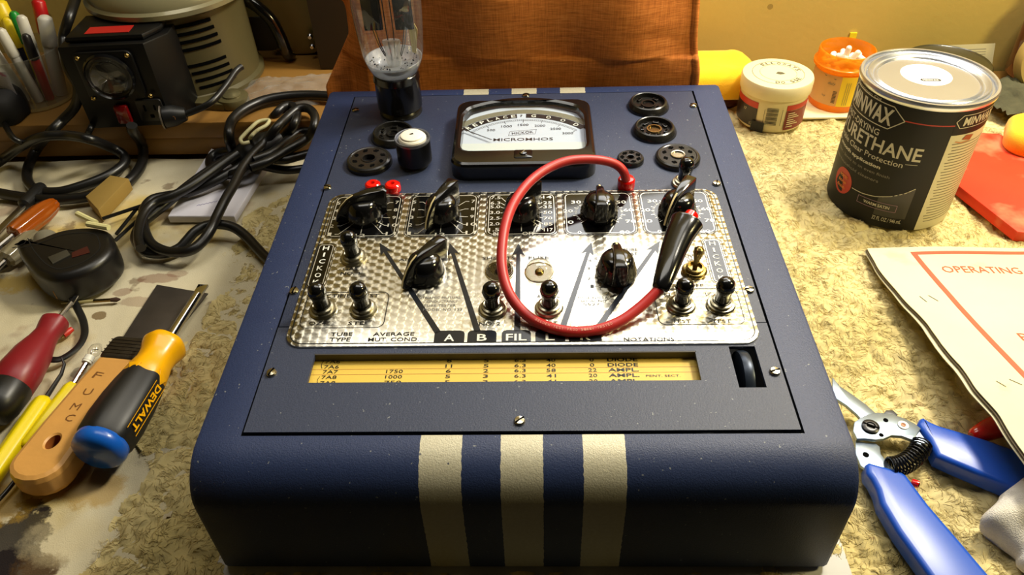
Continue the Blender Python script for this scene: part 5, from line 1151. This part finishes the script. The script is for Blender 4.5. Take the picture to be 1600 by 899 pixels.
cable('thin_cable', [(-0.5897, 0.5386, 0.0410), (-0.5169, 0.4423, 0.0430), (-0.5158, 0.4726, 0.0200), (-0.5275, 0.4874, 0.0100), (-0.5097, 0.4909, 0.0060), (-0.4733, 0.4840, 0.0180), (-0.4430, 0.4539, 0.0430), (-0.4504, 0.4862, 0.0430)], .003, 'thin dark cable draped under the transformer meter box')

# ------------------------------------------------------------------ notepad, cardboard, small stuff
npd = thing('notepad', 'white paper notepad lying under the coiled black cord', 'notepad', (0, 0, 0))
NP = [(-0.3367, 0.3513, 0.0080), (-0.2727, 0.3498, 0.0080), (-0.2656, 0.4490, 0.0080), (-0.3341, 0.4740, 0.0080)]; o_ = [(p[0], p[1]) for p in NP]
if sum(p[0] * q[1] - q[0] * p[1] for p, q in zip(o_, o_[1:] + o_[:1])) < 0: o_ = o_[::-1]
MB().slab(o_, .0006, .0075, pm('white_paper_pad', c3(214, 212, 222), .6), .0004).build('pages', npd)
m = MB(); m.slab(inset(o_, .0004), .0075, .0080, pm('white_top_page', c3(222, 220, 232), .6), 0)
c_ = Vector((sum(p[0] for p in o_) / 4, sum(p[1] for p in o_) / 4)); e = (Vector(o_[1]) - Vector(o_[0])).normalized()
VI = pm('violet_ink', c3(90, 80, 150), .5)
pts = [(c_.x - .012 + .0016 * i, c_.y - .038 + .0006 * i + (.0008 if i % 2 else -.0008)) for i in range(12)]
m.stroke(pts, .0005, .0082, VI); m.build('top_page', npd)
m = MB(); cb_ = [p[:2] for p in [(-0.4251, 0.3780, 0.0040), (-0.4163, 0.4149, 0.0040), (-0.3953, 0.4085, 0.0040), (-0.4022, 0.3542, 0.0040)]]; cb_ = cb_ if sum(p[0] * q[1] - q[0] * p[1] for p, q in zip(cb_, cb_[1:] + cb_[:1])) > 0 else cb_[::-1]
m.slab(cb_, .0005, .014, pm('tan_cardboard', c3(150, 122, 58), .7, var=.15, vs=60), .0006); tag(m.build('cardboard_block'), 'small tan cardboard block between the cable loop and the notepad', 'block')
HKp = [((-0.3983, 0.3486, 0.0080), (-0.3544, 0.3792, 0.0080), (-0.3469, 0.3725, 0.0080)), ((-0.3775, 0.3282, 0.0050), (-0.3742, 0.3689, 0.0050), (-0.3709, 0.3660, 0.0040)), ((-0.3737, 0.3172, 0.0060), (-0.3558, 0.3671, 0.0090), (-0.3522, 0.3656, 0.0070))]
m0 = None
for k, (p, q, r_) in enumerate(HKp):
    o = MB().tube([p, q, r_], .0017, pm('black_oxide', c3(26, 25, 24), .4, .5), 6).build('hex_key', ang=25); tag(o, ['longest black hex key, uppermost of those beside the coiled cord', 'short black hex key beside the tape measure, leftmost of the crossed pair', 'black hex key crossing the short one, nearest the coiled cord'][k], 'hex key', 'hex keys by the coiled cord')
sw = pm('cream_stick', c3(226, 220, 160), .5)
for k, (p, q) in enumerate((((-0.4136, 0.3405, 0.0200), (-0.3899, 0.3260, 0.0200)), ((-0.3806, 0.3022, 0.0360), (-0.3593, 0.2962, 0.0360)))):
    o = MB().tube([p, q], .0026, sw, 8).build('cream_stick'); tag(o, ['upper pale cream stick lying behind the tape measure', 'lower pale cream stick touching the rear edge of the tape measure'][k], 'stick', 'cream sticks')
m = MB(); q = (-0.4437, 0.3593, 0.0100); m.lathe([(.006, 0), (.010, .002), (.0105, .018), (.0125, .020), (.0125, .026), (.009, .028), (0, .028)], pm('dull_grey_metal', c3(150, 146, 128), .45, .3, var=.3, vs=60), 28, T((-0.4341, 0.3144, 0.0120)[0], (-0.4341, 0.3144, 0.0120)[1], .0130) @ RZ(-1.0) @ RY(PI / 2) @ Matrix.Diagonal((1, 1, 1.7, 1)))
tag(m.build('metal_fitting', ang=40), 'grey metal fitting lying between the amber screwdriver and the tape measure', 'fitting')

# ------------------------------------------------------------------ screwdrivers and hand tools
def tool(name, label, cat, p, q, group=None):
    p, q = Vector(p), Vector(q); d = (q - p).normalized(); up = Vector((0, 0, 1)); y = up.cross(d).normalized(); z = d.cross(y)
    M_ = Matrix(((d.x, y.x, z.x, p.x), (d.y, y.y, z.y, p.y), (d.z, y.z, z.z, p.z), (0, 0, 0, 1)))
    return thing(name, label, cat, mat=M_, group=group), (q - p).length
XA = RY(PI / 2)
def lobed(mb, prof, m, n=48, lobes=0, dep=.0, xf=None, mats=None):
    V = []; F = []
    for r, z in prof: V += [(r * (1 + dep * math.cos(lobes * 2 * PI * i / n)) * math.cos(2 * PI * i / n), r * (1 + dep * math.cos(lobes * 2 * PI * i / n)) * math.sin(2 * PI * i / n), z) for i in range(n)]
    for j in range(len(prof) - 1):
        for i in range(n): F.append((j * n + i, j * n + (i + 1) % n, (j + 1) * n + (i + 1) % n, (j + 1) * n + i))
    F.append(tuple(range(n - 1, -1, -1))); F.append(tuple((len(prof) - 1) * n + i for i in range(n)))
    return mb.add(V, F, m, xf)
AMBH = pm('amber_handle', c3(150, 72, 14), .12, coat=.6); CLRH = pm('clear_handle', c3(120, 112, 90), .12, coat=.6)
t1, L = tool('screwdriver', 'screwdriver with a translucent amber handle at the left edge', 'screwdriver', (-0.4673, 0.3190, 0.0120), (-0.4537, 0.3651, 0.0120))
m = MB(); lobed(m, [(.005, 0), (.0085, .002), (.0095, .010), (.0098, .034), (.0085, .044), (.0070, .050), (.0050, .0535)], AMBH, 48, 8, .06, XA); m.build('handle', t1, T(0, 0, 0))
m = MB(); m.tube([(0, 0, 0), (-.075, 0, -.003)], .0028, STEEL, 10); m.build('shaft', t1)
t2, L = tool('screwdriver', 'clear-handled screwdriver lying below the amber-handled one at the left edge', 'screwdriver', (-0.4571, 0.2843, 0.0100), (-0.4493, 0.3193, 0.0100))
m = MB(); lobed(m, [(.005, 0), (.0080, .002), (.0090, .010), (.0090, .030), (.0070, .036), (.0050, .040)], CLRH, 48, 8, .06, XA); m.build('handle', t2); m = MB(); m.tube([(0, 0, 0), (-.07, 0, -.002)], .0026, STEEL, 10); m.build('shaft', t2)
t3, L = tool('file', 'thin bright steel file lying at the far left edge above the screwdrivers', 'file', (-0.4916, 0.2946, 0.0080), (-0.4864, 0.3716, 0.0080))
m = MB(); m.slab([(0, -.004), (L, -.0030), (L, .0030), (0, .004)], -.0012, .0012, STEEL, .0004); m.build('blade', t3); m = MB(); lobed(m, [(.004, 0), (.0062, .002), (.0066, .030), (.0050, .034)], BLACKM, 24, 0, 0, T(L, 0, 0) @ XA); m.build('handle', t3)
t4, L = tool('pencil', 'dark slim pencil lying beneath the tape measure at the left edge', 'pencil', (-0.4685, 0.2712, 0.0050), (-0.4488, 0.3114, 0.0050)); m = MB(); m.tube([(0, 0, 0), (L * .92, 0, 0)], .0034, BLACKM, 6); m.build('barrel', t4, ang=20); m = MB(); m.tube([(L * .92, 0, 0), (L, 0, 0)], [.0034, .0006], sw, 10); m.build('tip', t4)

# tape measure
tm = thing('tape_measure', 'bulky black tape measure lying flat on the stained cloth', 'tape measure', (0, 0, 0))
TMB = pm('black_tape_case', c3(20, 19, 19), .36, var=.35, vs=80)
o2 = [p[:2] for p in spline([(-0.4314, 0.2705, 0.0180), (-0.4406, 0.2858, 0.0200), (-0.4251, 0.2890, 0.0300), (-0.4066, 0.3036, 0.0340), (-0.3821, 0.3078, 0.0340), (-0.3635, 0.3026, 0.0320), (-0.3531, 0.2904, 0.0250), (-0.3459, 0.2752, 0.0200), (-0.3471, 0.2595, 0.0160), (-0.3557, 0.2446, 0.0140), (-0.3696, 0.2350, 0.0120), (-0.3845, 0.2328, 0.0100), (-0.4015, 0.2410, 0.0100), (-0.4176, 0.2553, 0.0120)], 4, True)]
if sum(p[0] * q[1] - q[0] * p[1] for p, q in zip(o2, o2[1:] + o2[:1])) < 0: o2 = o2[::-1]
o2 = inset(o2, .002)
m = MB(); m.slab(o2, .0015, .0320, TMB, .0070, seg=5); m.ring(inset(o2, .0105), .0010, .0322, pm('seam_black', c3(8, 8, 8), .6)); m.build('case', tm, ang=50)
m = MB(); a = [p[:2] for p in [(-0.3973, 0.2601, 0.0330), (-0.3857, 0.2702, 0.0330), (-0.3792, 0.2631, 0.0330), (-0.3889, 0.2515, 0.0330)]]; a = a if sum(p[0] * q[1] - q[0] * p[1] for p, q in zip(a, a[1:] + a[:1])) > 0 else a[::-1]
m.slab(a, .0318, .0332, pm('grey_lock', c3(60, 58, 50), .35), .0005); m.build('lock_button', tm)
m = MB(); m.slab([p[:2] for p in [(-0.3703, 0.2751, 0.0330), (-0.3797, 0.2666, 0.0330), (-0.3765, 0.2597, 0.0330), (-0.3642, 0.2663, 0.0330)]][::1], .0318, .0325, pm('dark_red_badge', c3(64, 24, 20), .4), 0); m.build('badge', tm)
m = MB(); q = (-0.3799, 0.2432, 0.0120); m.box(-.011, .011, -.003, .003, -.005, .005, pm('yellow_hook_guide', c3(190, 130, 10), .4), T(q[0], q[1], q[2]) @ RZ(.45), bev=.001); m.box(-.004, .004, -.0045, 0, -.006, .006, BLACKM, T(q[0], q[1], q[2]) @ RZ(.45)); m.build('tape_mouth', tm)
m = MB(); m.box(-.012, .012, -.008, .008, 0, .012, TMB, T(*(-0.4521, 0.3006, 0.0040)) @ RZ(.6), bev=.002); m.build('belt_clip', tm)
m = MB(); m.tube(spline([(-0.3828, 0.2431, 0.0100), (-0.3762, 0.2364, 0.0080), (-0.3662, 0.2244, 0.0060), (-0.3566, 0.2116, 0.0050), (-0.3489, 0.1968, 0.0050), (-0.3473, 0.1840, 0.0050), (-0.3510, 0.1744, 0.0050), (-0.3565, 0.1691, 0.0050), (-0.3637, 0.1682, 0.0060)], 8), .0030, BLACKM, 10, flatz=.5); m.build('wrist_cord', tm)

# red screwdriver
t5, L = tool('screwdriver', 'screwdriver with a dark red and black bulbous handle at the left edge', 'screwdriver', (-0.3694, 0.1064, 0.0160), (-0.3686, 0.1959, 0.0160))
DRD = pm('dark_red_rubber', c3(132, 24, 34), .4, var=.1, vs=80)
m = MB(); k = L / .090; lobed(m, [(.0115, .018 * k), (.0152, .022 * k), (.0154, .040 * k), (.0134, .058 * k), (.0100, .072 * k), (.0088, .080 * k), (.0100, .088 * k), (.0104, .093 * k), (.0074, .0960 * k)], DRD, 40, 3, .04, XA); m.build('handle', t5, ang=50)
m = MB(); lobed(m, [(.0060, -.004), (.0122, .000), (.0145, .008), (.0155, .0225 * k), (.0148, .0255 * k)], BLACKM, 40, 3, .03, XA); m.build('end_cap', t5, ang=50)
m = MB(); m.tube([(.095 * k, 0, 0), (.118 * k, 0, -.002)], .0019, STEEL, 10); m.slab([(.116 * k, -.0022), (.127 * k, -.0018), (.127 * k, .0018), (.116 * k, .0022)], -.0028, -.0018, STEEL); m.build('shaft', t5)
# small brush
t6, L = tool('fine_brush', 'thin artist brush lying on the cloth in front of the tape measure', 'brush', (-0.3867, 0.2357, 0.0030), (-0.3383, 0.2398, 0.0030))
m = MB(); m.tube([(0, 0, 0), (L * .55, 0, 0)], [.0008, .0015], pm('pale_brush_wood', c3(170, 160, 110), .5), 8); m.build('stem', t6); m = MB(); m.tube([(L * .55, 0, 0), (L * .84, 0, 0)], .0016, BRASS, 10); m.build('ferrule', t6); m = MB(); m.tube([(L * .84, 0, 0), (L * .93, 0, 0), (L, 0, 0)], [.0017, .0022, .0006], pm('brown_bristle', c3(64, 40, 26), .8), 10); m.build('bristles', t6)
rn2 = MB(); p, q = Vector((-0.3663, 0.1966, 0.0040)), Vector((-0.3624, 0.2038, 0.0040)); rn2.tube([p, p.lerp(q, .5), q], [.0026, .0028, .0020], pm('red_wire_sleeve', c3(190, 36, 22), .4), 12); rn2.tube([p, p - (q - p) * .3], .0014, BRASS, 8); tag(rn2.build('wire_sleeve'), 'small red wire sleeve on the cloth inside the black wrist cord loop', 'sleeve')
cl = MB(); cl.tube([(-0.4023, 0.1657, 0.0020), (-0.4014, 0.1765, 0.0020)], .0012, STEEL, 6); tag(cl.build('metal_pin'), 'short bright metal pin at the left edge above the red screwdriver', 'pin')
# yellow hook tool
YP = pm('bright_yellow_plastic', c3(228, 206, 10), .35, var=.06, vs=90)
t7, L = tool('hook_pick', 'yellow-handled pick with a bent black tip at the left edge', 'pick', (-0.3511, 0.0291, 0.0080), (-0.3453, 0.1281, 0.0080))
m = MB(); lobed(m, [(.004, 0), (.0062, .002), (.0066, .010), (.0066, L * .92), (.0060, L * .97), (.0030, L)], YP, 36, 6, .05, XA); m.build('handle', t7, ang=50)
m = MB(); m.tube([(L, 0, 0), (L + .022, 0, .001), (L + .030, .001, .003), (L + .034, .004, .006)], [.0018, .0014, .0012, .0006], BLACKM, 8); m.build('hook', t7)
cable('black_wire', [(-0.3410, 0.0371, 0.0040), (-0.3365, 0.0522, 0.0040), (-0.3346, 0.0650, 0.0040), (-0.3347, 0.0789, 0.0040)], .0015, 'thin black wire beside the yellow pick at the lower left edge', 'wire')
# yellow probe with glass tip
t8, L = tool('nut_probe', 'slim yellow tool with chrome stem and glass bulb tip beside the wooden handle', 'probe tool', (-0.3378, 0.1052, 0.0060), (-0.3327, 0.1420, 0.0060))
m = MB(); lobed(m, [(.003, -.020), (.0050, -.018), (.0052, L * .9), (.0040, L)], YP, 30, 6, .05, XA); m.build('handle', t8, ang=50)
m = MB(); m.tube([(L, 0, 0), (L + .020, 0, .003)], .0022, CHROME, 12); m.tube([(L + .0195, 0, .003), (L + .0255, 0, .004)], .0036, pm('white_collar', c3(230, 228, 215), .4), 14); m.tube([(L + .0212, 0, .0032), (L + .0222, 0, .0034)], .0039, pm('white_collar', c3(230, 228, 215)), 14); m.build('stem', t8)
m = MB(); lobed(m, [(.0025, L + .0255), (.0045, L + .030), (.0045, L + .034), (.0020, L + .038)], glassmat('bulb_glass', (1, 1, 1, 1), .1, .9, .02), 20, 0, 0, T(0, 0, .004) @ XA); m.tube([(L + .026, 0, .004), (L + .030, .001, .006), (L + .034, -.001, .003)], .0004, STEEL, 5); m.build('bulb', t8, ang=180)

# putty knife
t9, L = tool('putty_knife', 'old putty knife with worn wooden handle and dark steel blade', 'putty knife', (-0.3144, 0.0594, 0.0120), (-0.2907, 0.2462, 0.0060))
H_ = (Vector((-0.3144, 0.0594, 0.0120)) - Vector((-0.3059, 0.1593, 0.0120))).length
WD = pm('worn_beech', c3(224, 166, 88), .45, var=.22, vs=45, bump=.15, bs=200)
m = MB(); w0, w1 = .0165, .0155
ol = []
for i in range(9): a = PI / 2 + PI * i / 8; ol.append((.004 + .016 * math.cos(a), .0190 * math.sin(a)))
ol += [(H_ * .35, -.0185), (H_ * .7, -.0168), (H_, -.0148), (H_, .0148), (H_ * .7, .0168), (H_ * .35, .0185)]
ol = [(x, y) for x, y in ol]
hole_c = (.0200, 0)
n_ = 120; olc = ol if sum(p[0] * q[1] - q[0] * p[1] for p, q in zip(ol, ol[1:] + ol[:1])) > 0 else ol[::-1]
outp = polar(olc, hole_c, n_); ho = [(hole_c[0] + .0060 * math.cos(2 * PI * (i + .5) / n_), .0042 * math.sin(2 * PI * (i + .5) / n_)) for i in range(n_)]
tk = .0095
for (a, za), (b, zb) in zip([(inset(outp, .004), -tk), (inset(outp, .0012), -tk + .0012), (outp, -tk + .0045), (outp, tk - .0045), (inset(outp, .0012), tk - .0012)], [(inset(outp, .0012), -tk + .0012), (outp, -tk + .0045), (outp, tk - .0045), (inset(outp, .0012), tk - .0012), (inset(outp, .004), tk)]): m.bridge(a, za, b, zb, WD)
m.bridge(inset(outp, .004), tk, inset(ho, -.0012), tk, WD); m.bridge(inset(ho, -.0012), tk, ho, tk - .0010, WD); m.bridge(ho, tk - .0010, ho, -tk, pm('inside_hole_wood', c3(150, 82, 24), .6)); m.bridge(ho, -tk, inset(outp, .004), -tk, WD)
FI = pm('faded_pen', c3(120, 76, 30), .6)
m.text('F', H_ * .80, .0035, .0065, .0060, tk + .0002, FI, -PI / 2 - .1); m.text('U', H_ * .64, .0015, .0065, .0060, tk + .0002, FI, -PI / 2 + .1); m.text('M', H_ * .50, .0020, .0065, .0060, tk + .0002, FI, -PI / 2); m.text('C', H_ * .40, .0000, .0060, .0060, tk + .0002, FI, -PI / 2)
m.build('handle', t9, ang=50)
m = MB(); FR = pm('tarnished_ferrule', c3(92, 84, 72), .35, .8, var=.45, vs=200, bump=.3, bs=400)
m.slab(rr(.026, .0340, .006, 4, H_ + .011, 0), -.0075, .0088, FR, .004, seg=3)
for k in range(5): m.box(H_ + .0035 + k * .0035, H_ + .0042 + k * .0035, -.0155, .0155, .0086, .0093, FR, bev=.0003)
m.build('ferrule', t9, ang=50)
m = MB(); zb = -.004
bl = [(H_ + .018, -.0155), (H_ + .030, -.0200), (L + .004, -.0240), (L + .010, .0255), (H_ + .030, .0190), (H_ + .018, .0155)]
m.slab(bl, zb - .0006, zb + .0006, pm('dark_blade_steel', c3(112, 106, 102), .42, .8, var=.4, vs=70), .0003); m.build('blade', t9)

# yellow black screwdriver with blue cap
t10, L = tool('screwdriver', 'big screwdriver with yellow and black handle, blue end cap', 'screwdriver', (-0.2758, 0.0758, 0.0225), (-0.2627, 0.2387, 0.0185))
Hs = (Vector((-0.2776, 0.0777, 0.0200)) - Vector((-0.2661, 0.1650, 0.0180))).length; k = Hs / .10
YH = pm('warm_yellow_plastic', c3(252, 182, 8), .3, coat=.2)
m = MB(); lobed(m, [(.0165, .0), (.0178, .004 * k), (.0184, .020 * k), (.0176, .040 * k), (.0162, .056 * k), (.0148, .066 * k), (.0142, .070 * k)], pm('black_soft_grip', c3(26, 26, 26), .45), 60, 6, .035, XA); m.build('grip', t10, ang=50)
m = MB(); lobed(m, [(.0138, .058 * k), (.0152, .066 * k), (.0140, .076 * k), (.0126, .084 * k), (.0130, .092 * k), (.0152, .100 * k), (.0158, .104 * k), (.0140, .108 * k), (.0060, .110 * k)], YH, 60, 6, .02, XA)
for s in (0, 1, 2): a = math.radians(90 * s - 10); m.slab([(.058 * k, -.001), (.068 * k, -.0055), (.070 * k, .0055)], .0136, .0152, YH, .0004, RX(a))
m.build('collar', t10, ang=50)
m = MB(); m.lathe([(.0150, .002), (.0172, .001), (.0176, -.003), (.0166, -.007), (.0135, -.0095), (0, -.0110)], pm('blue_end_cap', c3(20, 92, 190), .3, coat=.3), 48, XA); m.build('end_cap', t10, ang=60)
m = MB(); m.tube([(.108 * k, 0, 0), (L - .012, 0, 0)], .0036, CHROME, 20); m.slab([(L - .014, -.0036), (L, -.0042), (L, .0042), (L - .014, .0036)], -.0012, .0012, CHROME, .0004); m.build('shaft', t10)
m = MB(); rg = .0196
m.text('DEWALT', .032 * k, 0, .044 * k, .0050, rg, YH, PI, bold=.03, xf=RX(math.radians(74)))
for y in (-.0046, .0046): m.stroke([(.008 * k, y), (.056 * k, y)], .0005, rg - .0002, YH, RX(math.radians(74)))
m.build('yellow_lettering', t10)

# ------------------------------------------------------------------ pens in a clear cup, top left
cup_c = Vector((-.532, .532, .0402)); KP = .70; cup = thing('pen_cup', 'clear plastic cup of pens at the top left corner', 'cup', tuple(cup_c))
m = MB(); m.lathe([(0, 0), (.0330, 0), (.0350, .002), (.0400, .056), (.0408, .0575), (.0396, .058), (.0340, .004), (0, .003)], glassmat('clear_cup_plastic', (.88, .88, .84, 1), .06, .8, .05, haze=.06, hazecol=(.5, .5, .45, 1)), 48); m.build('cup_wall', cup, ang=60)
m = MB(); patch(-150, -84, .004, .050, patchy('flowered_paper', c3(170, 170, 178), c3(196, 194, 200), 30, [(60, .60, .04, c3(170, 70, 120), .7, 3), (70, .64, .04, c3(60, 110, 60), .7, 9)]), .001, r=.0392, mb=m); m.build('flowered_wrap', cup)
def pen(label, name, x, y, dx, dy, L, r, body, capc, tip=None, txt=None):
    L *= KP; dx *= KP; dy *= KP
    b = Vector((cup_c.x + x, cup_c.y + y, .0440)); q = b + Vector((dx, dy, math.sqrt(max(L * L - dx * dx - dy * dy, 1e-6)))); d = (q - b).normalized()
    o = thing(name, label, 'pen', tuple(b)); R_ = d.to_track_quat('Z', 'X').to_matrix().to_4x4()
    m = MB(); m.lathe([(r * .6, 0), (r, .001), (r, L * .62), (r * .9, L * .64)], body, 20)
    if txt: m.text(txt, 0, 0, .030, .006, r * 1.02, INK, xf=R_.inverted() @ R_ @ T(0, 0, L * .45) @ RZ(math.radians(-60)) @ RX(PI / 2) @ RZ(PI / 2))
    m.build('barrel', o, R_, 50)
    m = MB(); m.lathe([(r * 1.06, L * .64), (r * 1.12, L * .66), (r * 1.0, L * .97), (r * .6, L * 1.0), (0, L * 1.0)], capc, 20); m.build('cap', o, R_, 50)
PWH = pm('grey_white_pen', c3(205, 200, 186), .4); PRED = pm('red_cap', c3(180, 22, 22), .35); PGR = pm('green_cap', c3(30, 140, 50), .35); PYE = pm('yellow_cap', c3(230, 200, 30), .35); PBL = pm('dark_blue_pen', c3(24, 26, 50), .35); PDK = pm('dark_pen', c3(28, 24, 24), .35)
pen('fat grey-white marker leaning left in the pen cup', 'marker', -.012, -.016, -.022, .004, .132, .0095, PWH, PWH, txt='Sharpie')
pen('marker with a fat yellow cap in the pen cup', 'marker', -.006, .010, -.010, .014, .140, .0085, PWH, PYE)
pen('slim green-capped pen in the pen cup', 'pen', .004, .004, .004, .006, .128, .0048, PYE, PGR)
pen('slim white pen in front in the pen cup', 'pen', .006, -.014, -.004, -.006, .118, .0050, PWH, PWH)
pen('white pen leaning right behind the brown pen in the pen cup', 'pen', .012, -.004, .012, .002, .128, .0052, PWH, PWH)
pen('dark brown pen at the right of the pen cup', 'pen', .016, -.010, .010, -.004, .106, .0045, PRED, PDK)
pen('red-topped marker at the back right of the pen cup', 'marker', .016, .012, .018, .016, .140, .0065, PWH, PRED)
pen('yellow highlighter at the rear of the pen cup', 'highlighter', -.002, -.002, .002, .010, .122, .0055, PBL, PYE)
pen('round white-capped pen between cup and hanging cable', 'pen', .022, .002, .024, .006, .124, .0070, PWH, PWH)
kb = thing('black_pouch', 'dark soft pouch at the left edge in front of the pen cup', 'pouch', (-.566, .490, .0402)); blob('pouch_body', -.035, .040, -.022, .020, 0, .030, pm('black_cloth', c3(16, 15, 17), .8), amp=.003, fr=30, seed=12).parent = kb
MB().tube([(-.03, -.012, .027), (0, -.013, .0315), (.03, -.012, .028)], .0012, BLACKM, 8).build('zip', kb)
